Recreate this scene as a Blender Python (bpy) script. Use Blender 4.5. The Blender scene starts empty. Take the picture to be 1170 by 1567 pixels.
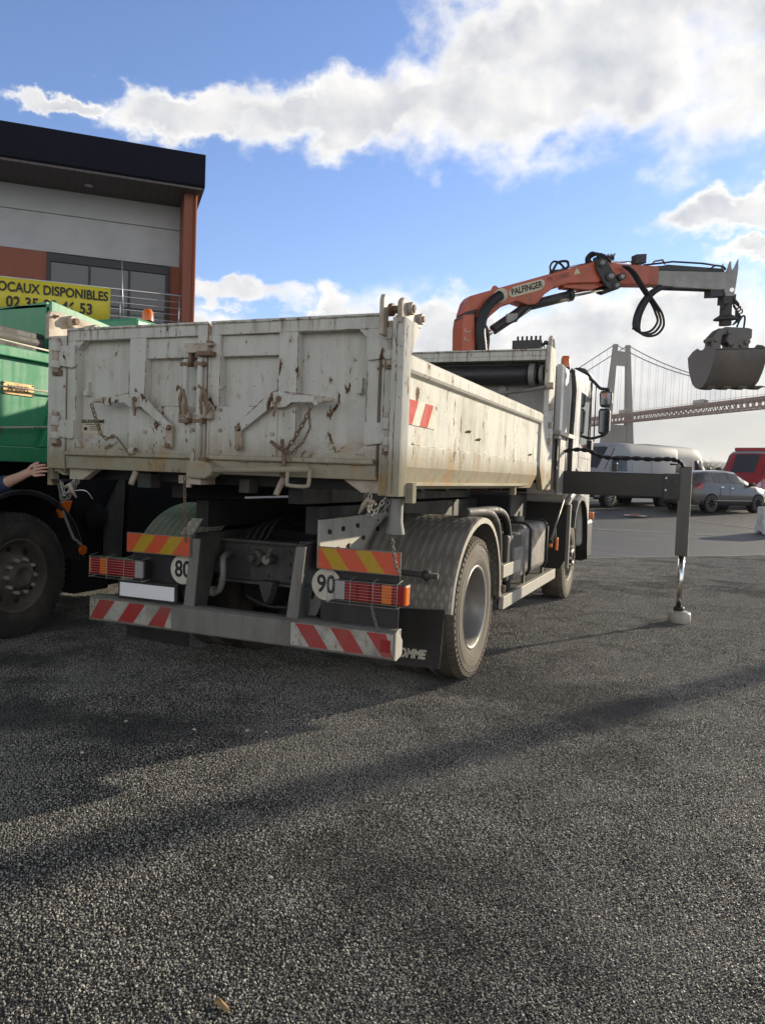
import bpy, math, random
from math import sin, cos, pi, radians, atan2, sqrt
from mathutils import Vector, Matrix
random.seed(7)
S = bpy.context.scene
COL = S.collection

# ------------------------------------------------------------------ camera
F_PX, ROLL, PITCH, YAW = 1183.0, radians(2.1), radians(-2.8), radians(22.6)
fw = Vector((-sin(YAW)*cos(PITCH), cos(YAW)*cos(PITCH), sin(PITCH)))
r0 = Vector((cos(YAW), sin(YAW), 0)); u0 = r0.cross(fw)
rt = r0*cos(ROLL) + u0*sin(ROLL); up = -r0*sin(ROLL) + u0*cos(ROLL)
cd = bpy.data.cameras.new('camera'); cam = bpy.data.objects.new('camera', cd); COL.objects.link(cam)
cd.sensor_fit = 'HORIZONTAL'; cd.sensor_width = 36; cd.lens = F_PX/1170*36
cd.clip_start = 0.05; cd.clip_end = 20000
cam.matrix_world = Matrix(((rt.x, up.x, -fw.x, 0), (rt.y, up.y, -fw.y, 0), (rt.z, up.z, -fw.z, 1.5), (0, 0, 0, 1)))
S.camera = cam

# ------------------------------------------------------------------ exposure
S.view_settings.view_transform = 'Standard'; S.view_settings.look = 'None'
S.view_settings.exposure = 0.60; S.view_settings.gamma = 1
try: S.view_settings.use_curve_mapping = False
except Exception: pass

# ------------------------------------------------------------------ node helpers
def V(nt, *a):
    """tiny shader maths helper"""
class NG:
    def __init__(s, nt): s.nt = nt
    def n(s, t, **k):
        x = s.nt.nodes.new(t)
        for a, b in k.items(): setattr(x, a, b)
        return x
    def link(s, a, b): s.nt.links.new(a, b)
    def put(s, sock, v):
        if hasattr(v, 'links') or isinstance(v, bpy.types.NodeSocket): s.link(v, sock)
        else: sock.default_value = v
    def m(s, op, a, b=None, c=None, clamp=False):
        x = s.n('ShaderNodeMath', operation=op); x.use_clamp = clamp
        s.put(x.inputs[0], a)
        if b is not None: s.put(x.inputs[1], b)
        if c is not None: s.put(x.inputs[2], c)
        return x.outputs[0]
    def ramp(s, v, lo, hi, a=0.0, b=1.0, smooth=True):
        x = s.n('ShaderNodeMapRange', interpolation_type='SMOOTHSTEP' if smooth else 'LINEAR')
        s.put(x.inputs['Value'], v); x.inputs['From Min'].default_value = lo; x.inputs['From Max'].default_value = hi
        x.inputs['To Min'].default_value = a; x.inputs['To Max'].default_value = b
        return x.outputs[0]
    def mix(s, f, a, b):
        x = s.n('ShaderNodeMix', data_type='RGBA')
        s.put(x.inputs[0], f)
        for i, v in ((6, a), (7, b)):
            if isinstance(v, (tuple, list)): x.inputs[i].default_value = (*v[:3], 1)
            else: s.link(v, x.inputs[i])
        return x.outputs[2]
    def noise(s, vec, scale, detail=4, rough=.55, dist=0.0):
        x = s.n('ShaderNodeTexNoise'); x.inputs['Scale'].default_value = scale
        x.inputs['Detail'].default_value = detail; x.inputs['Roughness'].default_value = rough
        x.inputs['Distortion'].default_value = dist
        if vec is not None: s.link(vec, x.inputs['Vector'])
        return x.outputs['Fac']
    def voro(s, vec, scale, feature='F1', out='Distance'):
        x = s.n('ShaderNodeTexVoronoi', feature=feature); x.inputs['Scale'].default_value = scale
        s.link(vec, x.inputs['Vector']); return x.outputs[out]
    def vec(s, v, scale=(1, 1, 1), loc=(0, 0, 0), rot=(0, 0, 0)):
        x = s.n('ShaderNodeMapping'); s.link(v, x.inputs[0])
        x.inputs['Scale'].default_value = scale; x.inputs['Location'].default_value = loc; x.inputs['Rotation'].default_value = rot
        return x.outputs[0]
    def xyz(s, v):
        x = s.n('ShaderNodeSeparateXYZ'); s.link(v, x.inputs[0]); return x.outputs
    def comb(s, a, b, c):
        x = s.n('ShaderNodeCombineXYZ')
        for i, v in enumerate((a, b, c)): s.put(x.inputs[i], v)
        return x.outputs[0]
    def coord(s, k='Object'): return s.n('ShaderNodeTexCoord').outputs[k]

# ------------------------------------------------------------------ world: sky with clouds
SUN_AZ, SUN_EL = radians(29.5), radians(15.0)     # azimuth measured from +Y towards +X
w = bpy.data.worlds.new('World'); S.world = w; w.use_nodes = True
g = NG(w.node_tree); w.node_tree.nodes.clear()
sky = g.n('ShaderNodeTexSky'); sky.sky_type = 'NISHITA'; sky.sun_disc = False
sky.sun_elevation = SUN_EL; sky.sun_rotation = SUN_AZ
sky.air_density = 1.0; sky.dust_density = 0.15; sky.ozone_density = 2.2
d = g.coord('Generated'); dx, dy, dz = g.xyz(d)
az = g.m('MULTIPLY', g.m('ARCTAN2', dx, dy), 57.2958)
el = g.m('MULTIPLY', g.m('ARCSINE', dz), 57.2958)
# domain for cloud noise: a flat cloud layer seen in perspective for height, mixed with angular space
cv = g.comb(g.m('MULTIPLY', az, .1), g.m('MULTIPLY', el, .135), 0.0)
azc, elc = az, el
az = g.m('ADD', az, g.m('MULTIPLY', g.m('SUBTRACT', g.noise(g.vec(cv, loc=(1, 9, 0)), 2.0, 7, .58), .5), 13.0))
el = g.m('ADD', el, g.m('MULTIPLY', g.m('SUBTRACT', g.noise(g.vec(cv, loc=(4, 2, 0)), 2.6, 8, .60), .5), 5.4))
fb = g.noise(cv, 1.5, 8, .54, .15)
fbs = g.noise(g.vec(cv, loc=(.07, .075, 0)), 1.5, 5, .48, .15)
fb2 = g.noise(g.vec(cv, loc=(7, 3, 0)), 5.0, 6, .55, .1)
def ell(a0, e0, ra, re, rot=0.0):
    c, s_ = cos(radians(rot)), sin(radians(rot))
    a = g.m('SUBTRACT', az, a0); e = g.m('SUBTRACT', el, e0)
    x = g.m('DIVIDE', g.m('ADD', g.m('MULTIPLY', a, c), g.m('MULTIPLY', e, s_)), ra)
    y = g.m('DIVIDE', g.m('SUBTRACT', g.m('MULTIPLY', e, c), g.m('MULTIPLY', a, s_)), re)
    r = g.m('SQRT', g.m('ADD', g.m('MULTIPLY', x, x), g.m('MULTIPLY', y, y)))
    return g.m('MULTIPLY', g.m('SUBTRACT', 1.0, r), 1.35)
ELL = [(8, 29.5, 28, 10.4, 2), (-10, 27.2, 19, 6.0, 9), (-25, 24.6, 12, 3.0, 7), (-36.5, 23.4, 8.5, 1.9, 4), (-46.5, 22.7, 4.0, .9, 8),
       (-52, 27.5, 4, 1.0, 20), (3, 18.0, 9, 1.7, 4), (4, 15.7, 6, 1.1, 4), (15, 8.0, 23, 8.0, 0), (-9, 8.5, 15, 5.6, 3), (-23, 8.5, 9.5, 5.8, 6), (-37, 12.2, 9, 1.3, 4), (-37, 9.0, 7, 3.0, 0),
       (0, 1, 60, 9.5, 0), (-27.2, 11.0, 2.6, 2.9, 0), (-17, 10.5, 5, 3.4, 0), (-2, 11, 5, 3.6, 0), (60, 30, 40, 16, 0), (-120, 22, 40, 8, 5), (120, 15, 40, 9, 0), (-70, 15, 14, 3, 0)]
u = None
for e_ in ELL:
    q = ell(*e_); u = q if u is None else g.m('SMOOTH_MAX', u, q, .12)
u = g.m('SMOOTH_MAX', u, g.ramp(elc, 38, 52, -1, 1.2), .12)  # overhead cloud added out of view to neutralise the sky light
u = g.m('MINIMUM', u, .70)
dens = g.m('ADD', u, g.m('MULTIPLY', g.m('SUBTRACT', fb, .5), 1.5))
dens = g.m('ADD', dens, g.m('MULTIPLY', g.m('SUBTRACT', fb2, .5), .45))
mask = g.ramp(dens, -.05, .62)
thick = g.ramp(dens, .25, 1.05)
rel = g.m('MULTIPLY', g.m('SUBTRACT', fb, fbs), 1.25)
az, el = azc, elc
cdx = g.m('ABSOLUTE', g.m('SUBTRACT', az, 22.0))
sunny = g.ramp(cdx, 6, 62, 1.0, 0.0)
br = g.m('SUBTRACT', g.m('ADD', .95, rel), g.m('MULTIPLY', thick, .46))
low = g.ramp(el, 2.5, 9.5, 1.0, 0.0)
br = g.m('ADD', br, g.m('MULTIPLY', low, g.m('MULTIPLY', sunny, .10)))
br = g.m('MAXIMUM', g.m('MINIMUM', br, 1.05), .22)
ccol = g.mix(g.ramp(br, .25, .95, smooth=False), (.22, .255, .33), (.74, .72, .68))
ccol = g.mix(g.m('MULTIPLY', low, .82), ccol, g.mix(sunny, (.20, .23, .28), (.36, .35, .315)))
skyc = g.n('ShaderNodeVectorMath', operation='SCALE'); g.link(sky.outputs[0], skyc.inputs[0]); skyc.inputs['Scale'].default_value = 0.137
tint = g.n('ShaderNodeVectorMath', operation='MULTIPLY'); g.link(skyc.outputs[0], tint.inputs[0]); tint.inputs[1].default_value = (.86, .88, 1.10)
back = g.m('MULTIPLY', g.ramp(g.m('ABSOLUTE', az), 75, 115), g.ramp(elc, 16, 34, 1, 0))
ccol = g.mix(back, ccol, (.90, .90, .90))           # bright bank added behind the camera, out of view, to fill the tailgate
dark = g.m('MAXIMUM', g.ramp(elc, 38, 52), g.m('MULTIPLY', g.ramp(g.m('ABSOLUTE', az), 75, 115), g.ramp(elc, 26, 42)))
ccol = g.mix(dark, ccol, (.045, .047, .052))  # dark cloud added overhead and behind, out of view, to dim the ground
mask = g.m('MAXIMUM', mask, g.m('MAXIMUM', back, dark))
lim = g.n('ShaderNodeVectorMath', operation='MINIMUM'); g.link(tint.outputs[0], lim.inputs[0]); lim.inputs[1].default_value = (.50, .62, .86)
fin = g.mix(g.m('MULTIPLY', mask, .96), lim.outputs[0], ccol)
bg = g.n('ShaderNodeBackground'); g.link(fin, bg.inputs[0]); bg.inputs[1].default_value = 1.0
out = g.n('ShaderNodeOutputWorld'); g.link(bg.outputs[0], out.inputs[0])

# ------------------------------------------------------------------ sun
sl = bpy.data.lights.new('sun', 'SUN'); sl.energy = 4.3; sl.angle = radians(.55); sl.color = (1, .88, .68)
so = bpy.data.objects.new('sun', sl); COL.objects.link(so)
sd = Vector((sin(SUN_AZ)*cos(SUN_EL), cos(SUN_AZ)*cos(SUN_EL), sin(SUN_EL)))
so.rotation_euler = sd.to_track_quat('Z', 'Y').to_euler(); so.location = (5, 9, 12)

# ------------------------------------------------------------------ materials
MATS = {}
# rust chips: amount raised where the body is battered
def mat(name, color=(.5, .5, .5), rough=.6, metal=0.0, spec=.5, fn=None, coat=0.0, alpha=None, emit=None):
    m = bpy.data.materials.new(name); m.use_nodes = True; MATS[name] = m
    b = m.node_tree.nodes['Principled BSDF']
    b.inputs['Base Color'].default_value = (*color, 1); b.inputs['Roughness'].default_value = rough
    b.inputs['Metallic'].default_value = metal; b.inputs['Specular IOR Level'].default_value = spec
    b.inputs['Coat Weight'].default_value = coat
    if emit: b.inputs['Emission Color'].default_value = (*emit[:3], 1); b.inputs['Emission Strength'].default_value = emit[3]
    if fn: fn(NG(m.node_tree), b)
    return m
def bump(g, b, h, dist=.003, strength=1.0):
    x = g.n('ShaderNodeBump'); x.inputs['Distance'].default_value = dist; x.inputs['Strength'].default_value = strength
    g.link(h, x.inputs['Height']); g.link(x.outputs[0], b.inputs['Normal'])
def grimy(base, dirt, rust=0.0, amt=.5, rough=.6, scale=2.5, streak=True):
    """worn surface: stains, run marks, chips; all tied to the object's own space"""
    def fn(g, b):
        c = g.coord('Object')
        st = g.noise(g.vec(c, (9, 9, .9)), 1.5, 6, .65) if streak else g.noise(c, 4, 6)
        bl = g.noise(c, scale, 8, .65)
        f = g.ramp(g.m('ADD', g.m('MULTIPLY', st, .5), g.m('MULTIPLY', bl, .5)), .42, .68, 0, amt)
        col = g.mix(f, base, dirt)
        fine = g.noise(c, 60, 4, .7)
        col = g.mix(g.m('MULTIPLY', fine, .16), col, dirt)
        h = fine
        if rust > 0:
            big = g.noise(g.vec(c, loc=(3, 1, 2)), 1.9, 3, .6)
            ch = g.noise(g.vec(c, (1, 1, .38)), 17, 5, .62, .5)
            ch2 = g.noise(g.vec(c, (1.2, 1.2, .8), loc=(5, 0, 0)), 42, 4, .6)
            cc = g.m('ADD', ch, g.m('MULTIPLY', g.m('SUBTRACT', big, .5), .35))
            k = g.ramp(cc, .735-rust*.1, .75-rust*.1)
            k2 = g.ramp(g.m('ADD', ch2, g.m('MULTIPLY', g.m('SUBTRACT', big, .5), .25)), .74-rust*.07, .755-rust*.07)
            k = g.m('MAXIMUM', k, k2)
            halo = g.ramp(cc, .66-rust*.1, .74-rust*.1, 0, .30)
            col = g.mix(halo, col, (.34, .22, .12))
            col = g.mix(k, col, g.mix(fine, (.06, .035, .025), (.16, .08, .045)))
            h = g.m('SUBTRACT', fine, g.m('MULTIPLY', k, 2.0))
        g.link(col, b.inputs['Base Color'])
        g.link(g.ramp(f, 0, amt, rough-.12, rough+.18, False), b.inputs['Roughness'])
        bump(g, b, h, .0008, .6)
    return fn
WHITE, DIRT = (.63, .615, .56), (.33, .30, .23)
def whitefn(rust):
    base = grimy(WHITE, (.40, .37, .29), rust, .6, .78)
    def fn(g, b):
        base(g, b)
        # road film and mineral staining low on the body, rust runs from the upper edge
        c = g.coord('Object'); z = g.xyz(c)[2]
        src = b.inputs['Base Color'].links[0].from_socket
        st = g.noise(g.vec(c, (14, 14, .7)), 1.6, 5, .7)
        lo = g.m('MULTIPLY', g.ramp(g.m('ADD', z, g.m('MULTIPLY', st, -.22)), 1.42, 1.60, 1, 0), .75)
        col = g.mix(lo, src, g.mix(g.noise(c, 9, 5), (.20, .17, .10), (.36, .30, .18)))
        sn = g.noise(g.vec(c, (1, 1, .6), loc=(2, 5, 1)), 5.0, 6, .65)
        col = g.mix(g.m('MULTIPLY', g.ramp(z, 1.50, 1.82, 1, 0), g.ramp(sn, .50, .68, 0, .75)), col, (.40, .24, .10))
        hi = g.m('MULTIPLY', g.ramp(z, 2.22, 2.36), g.ramp(st, .5, .66, 0, .8))
        col = g.mix(hi, col, (.17, .085, .05))
        g.link(col, b.inputs['Base Color'])
    return fn
mat('white_paint', rough=.8, spec=.12, fn=whitefn(.86))
mat('white_paint_clean', rough=.5, fn=whitefn(.05))
mat('rust_metal', rough=.85, fn=grimy((.17, .10, .06), (.33, .25, .17), 0, .8, .8, 9, False))
mat('rusty_white', rough=.7, fn=grimy((.50, .44, .35), (.22, .12, .07), .7, .8, .65, 12, False))
mat('cab_white', rough=.35, fn=grimy((.70, .69, .66), (.45, .41, .34), 0, .4, .35), coat=.3)
mat('chassis', rough=.8, fn=grimy((.014, .014, .015), (.05, .046, .04), 0, .6, .65, 3))
mat('chassis_dust', rough=.85, fn=grimy((.042, .042, .042), (.13, .12, .10), .2, .8, .75, 3))
mat('matt_black', (.02, .02, .021), .95, spec=.05)
mat('zinc', rough=.6, metal=.0, fn=grimy((.22, .21, .19), (.12, .105, .085), .1, .7, .55, 5))
mat('zinc_light', rough=.6, fn=grimy((.46, .44, .38), (.25, .22, .16), .15, .6, .55, 5))
mat('black_plastic', (.018, .018, .02), .5, fn=grimy((.016, .016, .018), (.06, .055, .05), 0, .5, .5, 3))
mat('black_steel', rough=.45, fn=grimy((.020, .019, .018), (.055, .05, .043), 0, .5, .42, 3))
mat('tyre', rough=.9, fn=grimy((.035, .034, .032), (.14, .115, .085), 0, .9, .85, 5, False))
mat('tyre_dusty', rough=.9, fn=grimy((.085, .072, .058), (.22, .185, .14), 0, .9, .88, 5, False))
mat('rim', rough=.5, metal=.3, fn=grimy((.27, .265, .26), (.2, .17, .13), 0, .7, .45, 6, False))
mat('rim_brown', rough=.75, fn=grimy((.10, .085, .07), (.24, .20, .16), 0, .8, .7, 6, False))
mat('hose_rubber', (.015, .015, .017), .55)
mat('chrome', (.75, .74, .72), .18, 1.0)
mat('steel_dull', rough=.5, metal=.5, fn=grimy((.28, .26, .24), (.12, .10, .09), .2, .7, .5, 8, False))
mat('crane_orange', rough=.5, fn=grimy((.56, .115, .055), (.34, .12, .07), .15, .8, .45, 4))
mat('crane_dark', rough=.6, fn=grimy((.03, .03, .032), (.10, .09, .08), 0, .6, .6, 6, False))
mat('grab_steel', rough=.65, fn=grimy((.13, .12, .11), (.22, .18, .15), .4, .8, .6, 6, False))
mat('arm_grey', rough=.6, fn=grimy((.28, .265, .245), (.46, .44, .40), .2, .9, .55, 5, False))
mat('leg_grey', rough=.5, fn=grimy((.085, .08, .07), (.17, .155, .135), .1, .8, .45, 4))
mat('cream', (.62, .56, .40), .6)
mat('ink', (.02, .02, .022), .6)
mat('ink_faded', (.30, .10, .07), .6)
mat('brass', rough=.5, metal=.4, fn=grimy((.50, .33, .15), (.35, .2, .09), 0, .8, .5, 10, False))
mat('green_paint', rough=.45, fn=grimy((.022, .26, .11), (.10, .27, .15), .1, .45, .4, 2))
mat('red_vinyl', rough=.6, fn=grimy((.40, .035, .035), (.26, .09, .07), .25, .8, .45, 9, False))
mat('red_faded', rough=.8, spec=.15, fn=grimy((.50, .05, .045), (.55, .14, .10), 0, .5, .8, 9, False))
mat('white_vinyl', rough=.6, fn=grimy((.50, .48, .42), (.14, .12, .09), .95, .9, .5, 14, False))
mat('white_fresh', rough=.8, spec=.15, fn=grimy((.68, .64, .54), (.4, .35, .26), .2, .5, .8, 14, False))
mat('orange_reflex', rough=.45, fn=grimy((.66, .10, .04), (.55, .09, .04), 0, .5, .35, 9, False))
mat('yellow_reflex', rough=.45, fn=grimy((.50, .31, .02), (.45, .28, .03), 0, .5, .35, 9, False))
mat('lens_red', (.30, .012, .015), .2, coat=.6)
mat('lens_orange', (.75, .16, .01), .25, coat=.5)
mat('lens_clear', (.45, .42, .42), .15, coat=.6)
mat('plate_white', (.95, .95, .95), .35)
mat('glass', (.015, .02, .025), .05, spec=.4)
mat('glass_blue', (.045, .055, .065), .06, spec=.7)
mat('mirror_glass', (.16, .18, .21), .08, 1.0)
mat('skin', (.60, .36, .27), .5)
mat('navy_cloth', rough=.9, fn=grimy((.020, .035, .085), (.03, .05, .11), 0, .6, .85, 20, False))
mat('trousers', rough=.9, fn=grimy((.03, .03, .035), (.05, .05, .055), 0, .6, .85, 20, False))
mat('hair', (.03, .02, .015), .7)
mat('car_grey', (.105, .098, .095), .3, coat=.6)
mat('van_white', (.33, .34, .355), .65, spec=.25)
mat('van_red', (.32, .022, .03), .35, coat=.5)
mat('alloy', (.55, .55, .56), .45, .1)
mat('concrete_white', rough=.8, fn=grimy((.62, .62, .60), (.42, .40, .37), 0, .6, .8, 4, False))
mat('bridge_concrete', rough=.9, fn=grimy((.17, .16, .15), (.12, .115, .11), 0, .7, .85, .05))
mat('bridge_steel', (.16, .055, .048), .7)
mat('cable', (.10, .10, .11), .6)
mat('yellow_stripe', (.70, .48, .06), .5)
mat('banner_yellow', rough=.6, fn=grimy((.70, .60, .045), (.60, .50, .04), 0, .5, .6, 2, False))
mat('navy_fascia', rough=.8, spec=.1, fn=grimy((.010, .011, .020), (.018, .017, .024), 0, .6, .8, 1, False))
mat('grey_panel', rough=.6, fn=grimy((.42, .425, .43), (.36, .365, .37), 0, .5, .55, 1.2, False))
mat('inox', (.55, .55, .56), .3, .9)
mat('dark_frame', (.015, .016, .02), .45)

def woodfn(g, b):
    c = g.coord('Object')
    n = g.noise(g.vec(c, (14, 14, .8)), 1.5, 6, .7, .5)
    col = g.mix(n, (.16, .042, .022), (.34, .105, .052))
    g.link(col, b.inputs['Base Color']); bump(g, b, n, .003, .5)
mat('wood_cladding', rough=.6, fn=woodfn)
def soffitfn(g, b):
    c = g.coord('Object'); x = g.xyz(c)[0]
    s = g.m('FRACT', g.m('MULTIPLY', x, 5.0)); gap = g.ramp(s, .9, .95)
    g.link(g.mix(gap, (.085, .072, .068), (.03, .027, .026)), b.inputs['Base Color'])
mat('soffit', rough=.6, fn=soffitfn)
def chequerfn(g, b):
    c = g.coord('Object'); x, y, z = g.xyz(c)
    # raised lens pattern wrapped by side coordinate and arc height
    a = g.m('MULTIPLY', x, 17.0); q = g.m('MULTIPLY', g.m('ADD', z, g.m('MULTIPLY', y, -.8)), 12.0)
    s1 = g.m('MULTIPLY', g.m('SINE', g.m('MULTIPLY', g.m('ADD', a, q), 3.1416)), g.m('SINE', g.m('MULTIPLY', g.m('SUBTRACT', a, q), 3.1416)))
    r = g.ramp(g.m('ABSOLUTE', s1), .35, .8)
    dirt = g.noise(c, 3.5, 6, .65)
    col = g.mix(r, (.28, .26, .225), (.38, .355, .31)); col = g.mix(g.ramp(dirt, .4, .65, 0, .6), col, (.18, .16, .13))
    g.link(col, b.inputs['Base Color']); bump(g, b, r, .0025, .7)
mat('chequer_plate', rough=.5, metal=.25, fn=chequerfn)

def asphaltfn(g, b):
    c = g.coord('Object'); x, y, z = g.xyz(c)
    # line where the fresh coarse asphalt meets the older yard surface
    s = g.m('SUBTRACT', g.m('MULTIPLY', g.m('ADD', x, 2.11), -.733), g.m('MULTIPLY', g.m('SUBTRACT', y, 15.52), -.68))
    far = g.ramp(s, -.03, .03)
    v = g.voro(c, 88); cell = g.n('ShaderNodeTexVoronoi'); cell.inputs['Scale'].default_value = 88; g.link(c, cell.inputs['Vector'])
    cr = g.n('ShaderNodeSeparateColor'); g.link(cell.outputs['Color'], cr.inputs[0])
    n1 = g.noise(c, 130, 3, .7); big = g.noise(c, .7, 5, .6); mid = g.noise(c, 4.0, 4, .6)
    lum = g.m('ADD', g.m('MULTIPLY', cr.outputs[0], .7), g.m('MULTIPLY', n1, .5))
    stone = g.ramp(lum, .42, 1.0, 0, 1)
    edge = g.ramp(v, .35, .62, 1, 0)
    stone = g.m('MULTIPLY', stone, edge)
    near = g.mix(stone, (.010, .010, .010), (.32, .30, .265))
    near = g.mix(g.ramp(big, .42, .66, 0, .40), near, (.035, .034, .034))
    near = g.mix(g.ramp(mid, .55, .75, 0, .20), near, (.14, .13, .115))
    nf = g.noise(c, 40, 5, .75); pt = g.noise(g.vec(c, (.5, 1.4, 1), rot=(0, 0, .6)), .35, 5, .6)
    farc = g.mix(nf, (.026, .026, .027), (.085, .081, .075)); farc = g.mix(g.ramp(pt, .44, .6, 0, .6), farc, (.095, .09, .078))
    farc = g.mix(g.ramp(g.noise(g.vec(c, (.3, 1, 1), rot=(0, 0, .75)), 1.1, 4), .55, .7, 0, .5), farc, (.035, .035, .04))
    col = g.mix(far, near, farc)
    g.link(col, b.inputs['Base Color'])
    h = g.m('ADD', g.m('MULTIPLY', edge, g.m('ADD', .35, cr.outputs[1])), g.m('MULTIPLY', n1, .5))
    h = g.m('MULTIPLY', h, g.ramp(far, 0, 1, 1, .35))
    bump(g, b, h, .008, 1.0)
    b.inputs['Roughness'].default_value = .6; b.inputs['Specular IOR Level'].default_value = .5
mat('asphalt', rough=.6, fn=asphaltfn)
def aggfn(g, b):
    p_ = g.n('ShaderNodeNewGeometry').outputs['Position']
    n_ = g.noise(p_, 75, 2, .6); big = g.noise(p_, .7, 5, .6); mid = g.noise(p_, 3.5, 4, .6)
    k = g.ramp(g.m('ADD', n_, g.m('MULTIPLY', g.m('SUBTRACT', mid, .5), .25)), .38, .72)
    col = g.mix(k, (.016, .0155, .015), (.64, .605, .53)); col = g.mix(g.ramp(big, .48, .60, 0, .6), col, (.30, .285, .25)); col = g.mix(g.ramp(g.noise(g.vec(p_, loc=(3, 7, 0)), .45, 4, .6), .50, .60, 0, .75), col, (.030, .030, .031))
    g.link(col, b.inputs['Base Color'])
mat('aggregate', rough=.55, spec=.45, fn=aggfn)
def hillfn(g, b):
    c = g.coord('Object'); n = g.noise(c, .012, 8, .7)
    g.link(g.mix(g.ramp(n, .4, .6), (.045, .05, .03), (.10, .095, .06)), b.inputs['Base Color'])
mat('hill', rough=.95, fn=hillfn)
mat('foliage', rough=.9, fn=lambda g, b: g.link(g.mix(g.noise(g.coord('Object'), 1.3, 4), (.12, .105, .075), (.20, .175, .12)), b.inputs['Base Color']))
mat('bark', (.09, .075, .055), .9)
mat('water', (.05, .06, .06), .1)
mat('road_paint', rough=.8, fn=grimy((.38, .37, .33), (.12, .12, .11), 0, .9, .8, 3, False))
mat('kerb_concrete', rough=.85, fn=grimy((.26, .25, .23), (.15, .145, .135), 0, .8, .8, 3, False))

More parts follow.
